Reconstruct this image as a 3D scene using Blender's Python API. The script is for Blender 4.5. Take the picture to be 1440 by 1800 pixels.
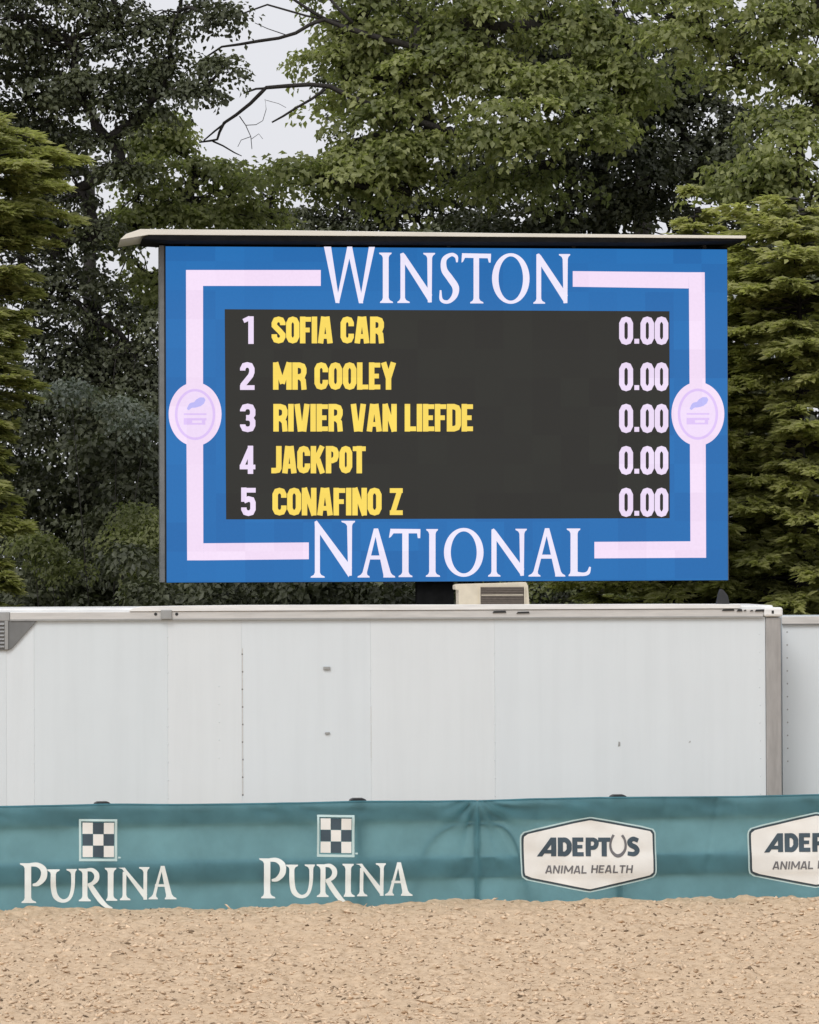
import bpy, math, random
import numpy as np
from mathutils import Matrix, Vector

# ---------------------------------------------------------------- camera, sky, sun, exposure
for o in list(bpy.data.objects):
    bpy.data.objects.remove(o)
scene = bpy.context.scene
COL = scene.collection
RNG = np.random.default_rng(7)
random.seed(7)

FPX = 6500.0            # focal length in pixels of the 1440x1800 photograph
CAM_H = 4.5
HORIZON = 1000.0
ROLL = math.radians(0.22)
pitch = math.atan((HORIZON - 900.0) / FPX)

cam_data = bpy.data.cameras.new('camera')
cam = bpy.data.objects.new('camera', cam_data)
COL.objects.link(cam)
cam_data.sensor_fit = 'HORIZONTAL'
cam_data.sensor_width = 36.0
cam_data.lens = 36.0 * FPX / 1440.0
cam_data.clip_start = 0.5
cam_data.clip_end = 3000.0
CAM_R = (Matrix.Rotation(math.pi / 2 + pitch, 3, 'X') @ Matrix.Rotation(-ROLL, 3, 'Z'))
cam.matrix_world = Matrix.Translation((0, 0, CAM_H)) @ CAM_R.to_4x4()
scene.camera = cam

SUN_EL, SUN_AZ = math.radians(48), math.radians(205)   # azimuth clockwise from +Y: behind the camera, to the left
world = bpy.data.worlds.new('World')
scene.world = world
world.use_nodes = True
wn, wl = world.node_tree.nodes, world.node_tree.links
wn.clear()
sky = wn.new('ShaderNodeTexSky')
sky.sky_type = 'NISHITA'
sky.sun_disc = False
sky.sun_elevation = SUN_EL
sky.sun_rotation = SUN_AZ
sky.dust_density = 6.0
hsv = wn.new('ShaderNodeHueSaturation')
hsv.inputs['Saturation'].default_value = 0.12
mixo = wn.new('ShaderNodeMixRGB')                # the cloud layer evens the clear sky out
mixo.inputs['Fac'].default_value = 0.78
mixo.inputs['Color2'].default_value = (9.35, 9.45, 10.0, 1)
bg = wn.new('ShaderNodeBackground')
bg.inputs['Strength'].default_value = 0.1
wo = wn.new('ShaderNodeOutputWorld')
wl.new(sky.outputs[0], hsv.inputs['Color'])
wl.new(hsv.outputs[0], mixo.inputs['Color1'])
wl.new(mixo.outputs[0], bg.inputs['Color'])
wl.new(bg.outputs[0], wo.inputs['Surface'])

sun_d = bpy.data.lights.new('sun', 'SUN')
sun_d.energy = 1.5
sun_d.angle = math.radians(25)
sun_d.color = (1.0, 0.98, 0.95)
sun = bpy.data.objects.new('sun', sun_d)
COL.objects.link(sun)
sd = Vector((math.sin(SUN_AZ) * math.cos(SUN_EL), math.cos(SUN_AZ) * math.cos(SUN_EL), math.sin(SUN_EL)))
sun.rotation_euler = sd.to_track_quat('Z', 'Y').to_euler()
sun.location = sd * 60

scene.view_settings.view_transform = 'Standard'
scene.view_settings.look = 'None'
scene.view_settings.exposure = 0.0
scene.view_settings.gamma = 1.0
scene.view_settings.use_curve_mapping = False
scene.render.engine = 'CYCLES'
scene.cycles.max_bounces = 8
scene.cycles.diffuse_bounces = 6
scene.cycles.transmission_bounces = 6
scene.cycles.caustics_reflective = False
scene.cycles.caustics_refractive = False

# ---------------------------------------------------------------- helpers
def ray(px, py):
    v = CAM_R @ Vector(((px - 720.0) / FPX, (900.0 - py) / FPX, -1.0))
    return v
def at(px, py, d):
    v = ray(px, py)
    t = d / v.y
    return Vector((v.x * t, d, CAM_H + v.z * t))
def on_ground(px, py, z=0.0):
    v = ray(px, py)
    t = (z - CAM_H) / v.z
    return Vector((v.x * t, v.y * t, z))

class Plane:
    """an upright plane; local axes: x along it (to the right), y away from the camera, z up"""
    def __init__(self, p, yaw):
        self.o = Vector((p[0], p[1], 0.0)); self.yaw = yaw
        self.u = Vector((math.cos(yaw), math.sin(yaw), 0)); self.n = Vector((-math.sin(yaw), math.cos(yaw), 0))
    def loc(self, px, py, off=0.0):
        v = ray(px, py); c = Vector((0, 0, CAM_H))
        t = (self.n.dot(self.o - c) + off) / self.n.dot(v)
        q = c + v * t - self.o
        return (self.u.dot(q), q.z)

def mesh_np(name, verts, faces, mats=None, smooth=False, fmat=None):
    """verts (N,3); faces (M,k) uniform array"""
    me = bpy.data.meshes.new(name)
    verts = np.ascontiguousarray(verts, dtype=np.float32)
    faces = np.ascontiguousarray(faces, dtype=np.int32)
    M, k = faces.shape
    me.vertices.add(len(verts)); me.vertices.foreach_set('co', verts.ravel())
    me.loops.add(M * k); me.loops.foreach_set('vertex_index', faces.ravel())
    me.polygons.add(M)
    me.polygons.foreach_set('loop_start', np.arange(0, M * k, k, dtype=np.int32))
    me.polygons.foreach_set('loop_total', np.full(M, k, dtype=np.int32))
    if smooth:
        me.polygons.foreach_set('use_smooth', np.ones(M, dtype=bool))
    if fmat is not None:
        me.polygons.foreach_set('material_index', np.ascontiguousarray(fmat, dtype=np.int32))
    me.update(); me.validate()
    for m in (mats or []):
        me.materials.append(m)
    return me

class MB:
    """collects shapes, builds one mesh object"""
    def __init__(self):
        self.v = []; self.f = []
    def add(self, vs, fs):
        b = len(self.v); self.v += [tuple(p) for p in vs]; self.f += [tuple(i + b for i in q) for q in fs]
        return self
    def box(self, x0, x1, y0, y1, z0, z1):
        vs = [(x0, y0, z0), (x1, y0, z0), (x1, y1, z0), (x0, y1, z0), (x0, y0, z1), (x1, y0, z1), (x1, y1, z1), (x0, y1, z1)]
        return self.add(vs, [(0, 3, 2, 1), (4, 5, 6, 7), (0, 1, 5, 4), (1, 2, 6, 5), (2, 3, 7, 6), (3, 0, 4, 7)])
    def prism(self, poly, y0, y1):
        """polygon in x,z (counter-clockwise seen from the camera) extruded from y0 to y1"""
        n = len(poly)
        vs = [(x, y0, z) for x, z in poly] + [(x, y1, z) for x, z in poly]
        fs = [tuple(range(n)), tuple(range(2 * n - 1, n - 1, -1))]
        fs += [(i, i + n, (i + 1) % n + n, (i + 1) % n) for i in range(n)]
        return self.add(vs, fs)
    def tube(self, pts, radii, n=7, cap=True):
        pts = [Vector(p) for p in pts]; rings = []
        for i, p in enumerate(pts):
            t = (pts[min(i + 1, len(pts) - 1)] - pts[max(i - 1, 0)]).normalized()
            a = t.cross(Vector((0, 0, 1)))
            if a.length < 0.05: a = t.cross(Vector((1, 0, 0)))
            a.normalize(); b = a.cross(t)
            rings.append([p + (a * math.cos(2 * math.pi * k / n) + b * math.sin(2 * math.pi * k / n)) * radii[i] for k in range(n)])
        vs = [q for r in rings for q in r]; fs = []
        for i in range(len(pts) - 1):
            for k in range(n):
                fs.append((i * n + k, i * n + (k + 1) % n, (i + 1) * n + (k + 1) % n, (i + 1) * n + k))
        if cap:
            fs.append(tuple(range(n - 1, -1, -1))); fs.append(tuple((len(pts) - 1) * n + k for k in range(n)))
        return self.add(vs, fs)
    def build(self, name, mat, parent=None, smooth=False, bevel=0.0):
        me = bpy.data.meshes.new(name)
        me.from_pydata(self.v, [], self.f); me.update()
        me.materials.append(mat)
        if smooth:
            me.polygons.foreach_set('use_smooth', [True] * len(me.polygons))
        o = bpy.data.objects.new(name, me); COL.objects.link(o)
        if parent: o.parent = parent
        if bevel:
            b = o.modifiers.new('bevel', 'BEVEL'); b.width = bevel; b.segments = 2; b.limit_method = 'ANGLE'
        return o

def link(name, me, parent=None):
    o = bpy.data.objects.new(name, me); COL.objects.link(o)
    if parent: o.parent = parent
    return o
def tag(o, label=None, cat=None, group=None, kind=None):
    if label: o['label'] = label
    if cat: o['category'] = cat
    if group: o['group'] = group
    if kind: o['kind'] = kind
    return o
def empty(name, loc, rz=0.0):
    o = bpy.data.objects.new(name, None); COL.objects.link(o)
    o.location = loc; o.rotation_euler = (0, 0, rz); o.empty_display_size = 0.3
    return o

# 2-D smooth value noise, 1 lattice step = 1 unit
_LAT = {}
def vnoise(x, y, seed):
    if seed not in _LAT: _LAT[seed] = np.random.default_rng(seed).random((256, 256)) * 2 - 1
    r = _LAT[seed]
    xi = np.floor(x).astype(int); yi = np.floor(y).astype(int)
    fx = x - xi; fy = y - yi
    fx = fx * fx * (3 - 2 * fx); fy = fy * fy * (3 - 2 * fy)
    a = r[xi % 256, yi % 256]; b = r[(xi + 1) % 256, yi % 256]; c = r[xi % 256, (yi + 1) % 256]; d = r[(xi + 1) % 256, (yi + 1) % 256]
    return (a * (1 - fx) + b * fx) * (1 - fy) + (c * (1 - fx) + d * fx) * fy

# ---------------------------------------------------------------- materials
def nmat(name):
    m = bpy.data.materials.new(name); m.use_nodes = True
    nt = m.node_tree; nt.nodes.clear()
    out = nt.nodes.new('ShaderNodeOutputMaterial')
    return m, nt, out
def noise(nt, scale, detail=3.0, rough=0.55, stretch=None, coord='Object'):
    tc = nt.nodes.new('ShaderNodeTexCoord'); n = nt.nodes.new('ShaderNodeTexNoise')
    n.inputs['Scale'].default_value = scale; n.inputs['Detail'].default_value = detail; n.inputs['Roughness'].default_value = rough
    if stretch:
        mp = nt.nodes.new('ShaderNodeMapping'); mp.inputs['Scale'].default_value = stretch
        nt.links.new(tc.outputs[coord], mp.inputs['Vector']); nt.links.new(mp.outputs[0], n.inputs['Vector'])
    else:
        nt.links.new(tc.outputs[coord], n.inputs['Vector'])
    return n.outputs['Fac']
def ramp(nt, fac, stops):
    r = nt.nodes.new('ShaderNodeValToRGB'); e = r.color_ramp.elements
    while len(e) < len(stops): e.new(0.5)
    for i, (p, c) in enumerate(stops):
        e[i].position = p; e[i].color = (*c, 1) if len(c) == 3 else c
    nt.links.new(fac, r.inputs['Fac'])
    return r.outputs['Color']
def mix(nt, fac, a, b, mode='MIX'):
    m = nt.nodes.new('ShaderNodeMixRGB'); m.blend_type = mode
    for s, v in ((m.inputs['Fac'], fac), (m.inputs['Color1'], a), (m.inputs['Color2'], b)):
        if hasattr(v, 'is_linked'): nt.links.new(v, s)
        elif isinstance(v, (int, float)): s.default_value = v
        else: s.default_value = (*v, 1)
    return m.outputs['Color']
def principled(nt, out, color, rough=0.6, metal=0.0, bump=None, spec=0.5, bdist=0.01, bstr=0.5):
    p = nt.nodes.new('ShaderNodeBsdfPrincipled')
    if hasattr(color, 'is_linked'): nt.links.new(color, p.inputs['Base Color'])
    else: p.inputs['Base Color'].default_value = (*color, 1)
    if hasattr(rough, 'is_linked'): nt.links.new(rough, p.inputs['Roughness'])
    else: p.inputs['Roughness'].default_value = rough
    p.inputs['Metallic'].default_value = metal
    p.inputs['Specular IOR Level'].default_value = spec
    if bump is not None:
        b = nt.nodes.new('ShaderNodeBump'); b.inputs['Strength'].default_value = bstr; b.inputs['Distance'].default_value = bdist
        nt.links.new(bump, b.inputs['Height']); nt.links.new(b.outputs[0], p.inputs['Normal'])
    nt.links.new(p.outputs[0], out.inputs['Surface'])
    return p
def simple(name, c, rough=0.6, metal=0.0, var=0.15, scale=6.0, stretch=None, spec=0.5, bstr=0.0, bdist=0.004):
    m, nt, out = nmat(name)
    f = noise(nt, scale, 4.0, 0.6, stretch)
    lo = tuple(x * (1 - var) for x in c); hi = tuple(min(1, x * (1 + var)) for x in c)
    col = ramp(nt, f, [(0.3, lo), (0.7, hi)])
    principled(nt, out, col, rough, metal, f if bstr else None, spec, bdist, bstr)
    return m

M = {}
M['bark'] = simple('bark', (0.030, 0.026, 0.023), 0.9, var=0.4, scale=9, stretch=(3, 3, 0.6), bstr=0.8, bdist=0.03)
M['alu'] = simple('aluminium_rail', (0.62, 0.61, 0.59), 0.45, 0.35, var=0.1, scale=5, stretch=(0.4, 1, 4))
M['alu_bright'] = simple('bright_roof_strip', (0.78, 0.78, 0.77), 0.5, 0.0, var=0.1, scale=3, stretch=(0.6, 1, 5))
M['post_grey'] = simple('weathered_corner_post', (0.355, 0.345, 0.335), 0.55, 0.2, var=0.14, scale=4, stretch=(3, 1, 0.5))
M['dark_grey'] = simple('dark_grey_metal', (0.17, 0.175, 0.175), 0.5, 0.2, var=0.12, scale=5)
M['mid_grey'] = simple('mid_grey_metal', (0.33, 0.335, 0.33), 0.5, 0.2, var=0.12, scale=5)
M['black'] = simple('black_metal', (0.018, 0.018, 0.019), 0.6, 0.0, var=0.3, scale=8)
M['matte'] = simple('matte_black_steel_and_shade', (0.010, 0.010, 0.010), 0.95, var=0.3, spec=0.1)
M['rubber'] = simple('tyre_rubber', (0.022, 0.022, 0.022), 0.85, 0.0, var=0.3, scale=14)
M['cream'] = simple('cream_canopy_paint', (0.72, 0.69, 0.61), 0.5, 0.0, var=0.08, scale=1.5, stretch=(0.5, 1, 3))
M['trim_brown'] = simple('canopy_trim', (0.30, 0.26, 0.22), 0.5, 0.2, var=0.2, scale=2, stretch=(0.5, 1, 3))
M['beige'] = simple('beige_housing', (0.60, 0.53, 0.41), 0.6, 0.0, var=0.08, scale=6)
M['brown_grille'] = simple('brown_grille', (0.13, 0.105, 0.085), 0.7, 0.0, var=0.25, scale=20, stretch=(1, 1, 6))
M['bezel'] = simple('screen_bezel', (0.10, 0.105, 0.10), 0.55, 0.1, var=0.15, scale=5)
M['rail_wood'] = simple('fence_board', (0.30, 0.29, 0.27), 0.8, 0.0, var=0.2, scale=5, stretch=(0.3, 1, 4))
M['cap_black'] = simple('post_cap', (0.02, 0.02, 0.022), 0.5, 0.0, var=0.2)

def panel_mat(name, c, seed):
    m, nt, out = nmat(name)
    streak = noise(nt, 2.2, 5.0, 0.65, (2.2, 1, 0.12))
    grime = noise(nt, 0.9 + 0.1 * seed, 4.0, 0.6)
    col = ramp(nt, streak, [(0.30, tuple(x * 0.965 for x in c)), (0.55, c), (0.8, tuple(min(1, x * 1.015) for x in c))])
    col = mix(nt, ramp(nt, grime, [(0.42, (0, 0, 0)), (0.75, (0.16, 0.16, 0.16))]), col, tuple(x * 0.86 for x in c))
    principled(nt, out, col, 0.42, 0.0, noise(nt, 1.3, 2.0), 0.4, 0.006, 0.25)
    return m
M['white_panel'] = panel_mat('white_trailer_panel', (0.68, 0.73, 0.76), 1)
M['white_panel_b'] = panel_mat('white_trailer_panel_warm', (0.695, 0.737, 0.76), 2)
M['white_panel_c'] = panel_mat('white_trailer_panel_cool', (0.66, 0.715, 0.745), 3)

def leaf_mat(name, dark, light, trans=0.3, tcol=1.5, rough=0.5):
    m, nt, out = nmat(name)
    a = nt.nodes.new('ShaderNodeAttribute'); a.attribute_name = 'tint'
    col = ramp(nt, a.outputs['Fac'], [(0.0, dark), (1.0, light)])
    p = principled(nt, out, col, rough, 0.0, None, 0.4)
    t = nt.nodes.new('ShaderNodeBsdfTranslucent')
    nt.links.new(mix(nt, 1.0, col, (tcol, tcol * 1.1, tcol * 0.7), 'MULTIPLY'), t.inputs['Color'])
    ms = nt.nodes.new('ShaderNodeMixShader'); ms.inputs['Fac'].default_value = trans
    nt.links.new(p.outputs[0], ms.inputs[1]); nt.links.new(t.outputs[0], ms.inputs[2]); nt.links.new(ms.outputs[0], out.inputs['Surface'])
    return m
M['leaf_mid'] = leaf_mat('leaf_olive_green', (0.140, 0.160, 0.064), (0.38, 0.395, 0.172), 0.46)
M['leaf_dark'] = leaf_mat('leaf_painted_backlit', (0.052, 0.060, 0.034), (0.125, 0.138, 0.072), 0.25, 1.2)  # darker leaf colour stands in for the tree being backlit
M['leaf_shade_tone'] = leaf_mat('leaf_painted_shade', (0.052, 0.059, 0.037), (0.132, 0.143, 0.082), 0.25, 1.2)  # leaf colour lowered to imitate foliage in the shade of the wood
M['leaf_pale'] = leaf_mat('leaf_pale_grey_green', (0.15, 0.175, 0.145), (0.30, 0.33, 0.27), 0.25, 1.2)
M['leaf_shrub'] = leaf_mat('leaf_shrub_green', (0.115, 0.13, 0.055), (0.25, 0.265, 0.12), 0.42)
M['needle'] = leaf_mat('conifer_needles', (0.18, 0.195, 0.072), (0.44, 0.43, 0.18), 0.48, 1.4)

def sand_mat():
    m, nt, out = nmat('arena_sand_footing')
    big = noise(nt, 0.7, 4.0); mid = noise(nt, 9.0, 5.0, 0.7); fine = noise(nt, 60.0, 3.0, 0.7)
    col = ramp(nt, mid, [(0.30, (0.33, 0.225, 0.135)), (0.50, (0.595, 0.448, 0.305)), (0.75, (0.70, 0.545, 0.385))])
    col = mix(nt, ramp(nt, big, [(0.35, (0, 0, 0)), (0.7, (0.45, 0.45, 0.45))]), col, (0.52, 0.38, 0.25))
    col = mix(nt, ramp(nt, fine, [(0.30, (0.75, 0.75, 0.75)), (0.42, (0, 0, 0))]), col, (0.20, 0.14, 0.09))
    principled(nt, out, col, 0.95, 0.0, fine, 0.15, 0.01, 0.6)
    return m
M['sand'] = sand_mat()
M['clod_light'] = simple('footing_clod', (0.65, 0.495, 0.345), 0.95, var=0.2, scale=14, spec=0.1)
M['clod_dark'] = simple('footing_fibre', (0.23, 0.165, 0.11), 0.95, var=0.5, scale=3, spec=0.1)
def ground_mat():
    m, nt, out = nmat('grass_and_dirt_ground')
    f = noise(nt, 0.15, 6.0); g = noise(nt, 4.0, 6.0, 0.7)
    col = ramp(nt, f, [(0.35, (0.045, 0.06, 0.022)), (0.6, (0.075, 0.085, 0.035)), (0.8, (0.14, 0.115, 0.075))])
    col = mix(nt, 0.5, col, ramp(nt, g, [(0.3, (0.03, 0.04, 0.015)), (0.7, (0.12, 0.13, 0.06))]))
    principled(nt, out, col, 0.95, 0.0, g, 0.2, 0.05, 0.7)
    return m
M['ground'] = ground_mat()

def fabric_mat(name, c, trans, var=0.12, tint=None):
    m, nt, out = nmat(name)
    f = noise(nt, 1.6, 4.0, 0.6); w = noise(nt, 30.0, 2.0)
    col = ramp(nt, f, [(0.3, tuple(x * (1 - var) for x in c)), (0.7, tuple(min(1, x * (1 + var)) for x in c))])
    p = principled(nt, out, col, 0.6, 0.0, w, 0.35, 0.003, 0.3)
    if trans:
        t = nt.nodes.new('ShaderNodeBsdfTranslucent'); nt.links.new(mix(nt, 1.0, col, (2.25, 2.25, 2.25), 'MULTIPLY'), t.inputs['Color'])
        ms = nt.nodes.new('ShaderNodeMixShader'); ms.inputs['Fac'].default_value = trans
        nt.links.new(p.outputs[0], ms.inputs[1]); nt.links.new(t.outputs[0], ms.inputs[2]); nt.links.new(ms.outputs[0], out.inputs['Surface'])
    return m
M['teal'] = fabric_mat('teal_banner_cloth', (0.135, 0.280, 0.318), 0.62)
M['print_white'] = fabric_mat('white_print', (0.80, 0.85, 0.83), 0.0, 0.06)
M['print_cream'] = fabric_mat('cream_print', (0.80, 0.80, 0.77), 0.0, 0.06)
M['print_slate'] = fabric_mat('slate_print', (0.055, 0.085, 0.11), 0.0, 0.2)
M['print_frame'] = fabric_mat('pale_blue_print', (0.50, 0.66, 0.66), 0.0, 0.1)
M['print_dark'] = fabric_mat('dark_teal_print', (0.045, 0.07, 0.085), 0.0, 0.2)
M['print_grey'] = fabric_mat('grey_print', (0.15, 0.15, 0.16), 0.0, 0.3)

def led(name, c, strength=1.0, var=0.05, spec=0.1, base=0.012):
    """LED face: black glassy face whose diodes give off the picture; each diode module a little different"""
    m, nt, out = nmat(name)
    tc = nt.nodes.new('ShaderNodeTexCoord')
    sn = nt.nodes.new('ShaderNodeVectorMath'); sn.operation = 'SNAP'; sn.inputs[1].default_value = (0.48, 5.0, 0.48)
    nt.links.new(tc.outputs['Object'], sn.inputs[0])
    wn_ = nt.nodes.new('ShaderNodeTexWhiteNoise'); wn_.noise_dimensions = '3D'
    nt.links.new(sn.outputs[0], wn_.inputs['Vector'])
    fine = nt.nodes.new('ShaderNodeTexNoise'); fine.inputs['Scale'].default_value = 22.0; fine.inputs['Detail'].default_value = 2.0
    nt.links.new(tc.outputs['Object'], fine.inputs['Vector'])
    lo = tuple(x * (1 - var) for x in c); hi = tuple(x * (1 + var) for x in c)
    lo = (lo[0], lo[1] * (1 - var * 0.7), lo[2]); 
    col = ramp(nt, wn_.outputs['Value'], [(0.0, lo), (1.0, hi)])
    col = mix(nt, 0.35, col, mix(nt, fine.outputs['Fac'], tuple(x * 0.88 for x in c), tuple(x * 1.12 for x in c)))
    p = principled(nt, out, (base, base, base), 0.55, 0.0, None, spec)
    nt.links.new(col, p.inputs['Emission Color']); p.inputs['Emission Strength'].default_value = strength
    return m
M['led_blue'] = led('led_blue', (0.020, 0.158, 0.445), 1.0, 0.09)
M['led_black'] = led('led_dark_field', (0.026, 0.026, 0.022), 1.0, 0.10)
M['led_white'] = led('led_lilac_white', (0.90, 0.74, 0.93), 1.0, 0.06)
M['led_text'] = led('led_title_white', (0.86, 0.82, 0.97), 1.0, 0.04)
M['led_digit'] = led('led_digit_lilac', (0.86, 0.74, 0.94), 1.0, 0.05)
M['led_yellow'] = led('led_yellow', (0.96, 0.72, 0.12), 1.0, 0.05)
M['led_yellow_core'] = led('led_yellow_core', (0.97, 0.725, 0.12), 1.0, 0.05)
M['led_lilac'] = led('led_lilac_ring', (0.74, 0.56, 0.93), 1.0, 0.04)
M['led_periwinkle'] = led('led_periwinkle', (0.52, 0.50, 0.93), 1.0, 0.04)
M['led_emblem'] = led('led_emblem_lilac', (0.84, 0.68, 0.95), 1.0, 0.04)
M['led_inner'] = led('led_emblem_pale', (0.88, 0.73, 0.95), 1.0, 0.04)

# ---------------------------------------------------------------- lettering: pieces are strips of (left, right) points in photo pixels
def strip(L, R, nc=1):
    return (list(L), list(R), nc)
def stroke(pts, w, nc=1, ends=None):
    """constant or varying width stroke along a polyline with mitred joints"""
    P = np.array(pts, float); n = len(P)
    W = np.full(n, w, float) if np.isscalar(w) else np.array(w, float)
    L, R = [], []
    for i in range(n):
        d0 = P[i] - P[i - 1] if i > 0 else P[1] - P[0]
        d1 = P[i + 1] - P[i] if i < n - 1 else d0
        d0 = d0 / (np.linalg.norm(d0) + 1e-9); d1 = d1 / (np.linalg.norm(d1) + 1e-9)
        m = d0 + d1; m = m / (np.linalg.norm(m) + 1e-9)
        nrm = np.array([-m[1], m[0]]); k = 1.0 / max(0.45, abs(m @ d1))
        L.append(P[i] + nrm * W[i] / 2 * k); R.append(P[i] - nrm * W[i] / 2 * k)
    return (L, R, nc)
def smooth(pts, w, per=6):
    """Catmull-Rom through pts, widths follow"""
    P = np.array(pts, float); n = len(P); W = np.full(n, w, float) if np.isscalar(w) else np.array(w, float)
    E = np.vstack([2 * P[0] - P[1], P, 2 * P[-1] - P[-2]]); out, ow = [], []
    for i in range(n - 1):
        p0, p1, p2, p3 = E[i], E[i + 1], E[i + 2], E[i + 3]
        for k in range(per + (1 if i == n - 2 else 0)):
            t = k / per
            out.append(0.5 * (2 * p1 + (p2 - p0) * t + (2 * p0 - 5 * p1 + 4 * p2 - p3) * t * t + (3 * p1 - p0 - 3 * p2 + p3) * t ** 3))
            ow.append(W[i] * (1 - t) + W[i + 1] * t)
    return stroke(out, ow)
def ring(cx, cy, rx, ry, wx, wy, n=48):
    L, R = [], []
    for i in range(n + 1):
        a = 2 * math.pi * i / n
        L.append((cx + rx * math.cos(a), cy + ry * math.sin(a))); R.append((cx + (rx - wx) * math.cos(a), cy + (ry - wy) * math.sin(a)))
    return (L, R, 1)
def disc(cx, cy, rx, ry, n=28):
    L, R = [], []
    for i in range(n + 1):
        a = math.pi * i / n
        L.append((cx - rx * math.sin(a), cy - ry * math.cos(a))); R.append((cx + rx * math.sin(a), cy - ry * math.cos(a)))
    return (L, R, 4)
def rect(x0, x1, y0, y1, nc=1):
    return ([(x0, y0), (x0, y1)], [(x1, y0), (x1, y1)], nc)
def stem(x0, x1, yt, yb, top=None, bot=None, x0b=None, x1b=None, sh=3.0, br=6.0):
    """upright or leaning stem with bracketed serifs; x0b,x1b = foot"""
    x0b = x0 if x0b is None else x0b; x1b = x1 if x1b is None else x1b
    def xl(y): t = (y - yt) / (yb - yt); return x0 + (x0b - x0) * t
    def xr(y): t = (y - yt) / (yb - yt); return x1 + (x1b - x1) * t
    L, R = [], []
    if top:
        for y, k in ((yt, 1.0), (yt + sh * 0.8, 0.92), (yt + sh * 1.2, 0.55), (yt + sh + br * 0.35, 0.24), (yt + sh + br, 0.0)):
            L.append((xl(y) + (top[0] - xl(y)) * k, y)); R.append((xr(y) + (top[1] - xr(y)) * k, y))
    else:
        L.append((x0, yt)); R.append((x1, yt))
    if bot:
        for y, k in ((yb - sh - br, 0.0), (yb - sh - br * 0.35, 0.24), (yb - sh * 1.2, 0.55), (yb - sh * 0.8, 0.92), (yb, 1.0)):
            L.append((xl(y) + (bot[0] - xl(y)) * k, y)); R.append((xr(y) + (bot[1] - xr(y)) * k, y))
    else:
        L.append((x0b, yb)); R.append((x1b, yb))
    return (L, R, 1)

def spell(pl, name, glyphs, mat, parent, off, label, surf=None, step=None, dz=0.0004):
    e = bpy.data.objects.new(name, None); COL.objects.link(e); e.parent = parent; e.empty_display_size = .1; e['label'] = label
    for g in glyphs:
        if g: letters(pl, 'letter', g, mat, e, off, surf, step, dz)
    return e
def letters(pl, name, pieces, mat, parent, off, surf=None, step=None, dz=0.0004, kind=None):
    """build pieces in plane pl, off metres towards the camera (local -y); surf(x,z) gives the cloth's own relief"""
    vs, fs = [], []
    for k, (L, R, nc) in enumerate(pieces):
        if step:
            L2, R2 = [L[0]], [R[0]]
            for i in range(1, len(L)):
                ln = max(math.dist(L[i], L[i - 1]), math.dist(R[i], R[i - 1])); m = max(1, int(ln / step))
                for j in range(1, m + 1):
                    t = j / m
                    L2.append(tuple(np.array(L[i - 1]) * (1 - t) + np.array(L[i]) * t)); R2.append(tuple(np.array(R[i - 1]) * (1 - t) + np.array(R[i]) * t))
            L, R = L2, R2
            nc = max(nc, int(max(math.dist(a, b) for a, b in zip(L, R)) / step), 1)
        b = len(vs)
        for a, c in zip(L, R):
            for j in range(nc + 1):
                t = j / nc
                px = a[0] * (1 - t) + c[0] * t; py = a[1] * (1 - t) + c[1] * t
                x, z = pl.loc(px, py)
                y = -off - dz * k + (surf(x, z) if surf else 0.0)
                vs.append((x, y, z))
        for i in range(len(L) - 1):
            for j in range(nc):
                q = b + i * (nc + 1) + j
                fs.append((q, q + nc + 1, q + nc + 2, q + 1))
    mb = MB(); mb.v = vs; mb.f = fs
    o = mb.build(name, mat, parent, smooth=bool(surf))
    if kind: o['kind'] = kind
    return o

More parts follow.
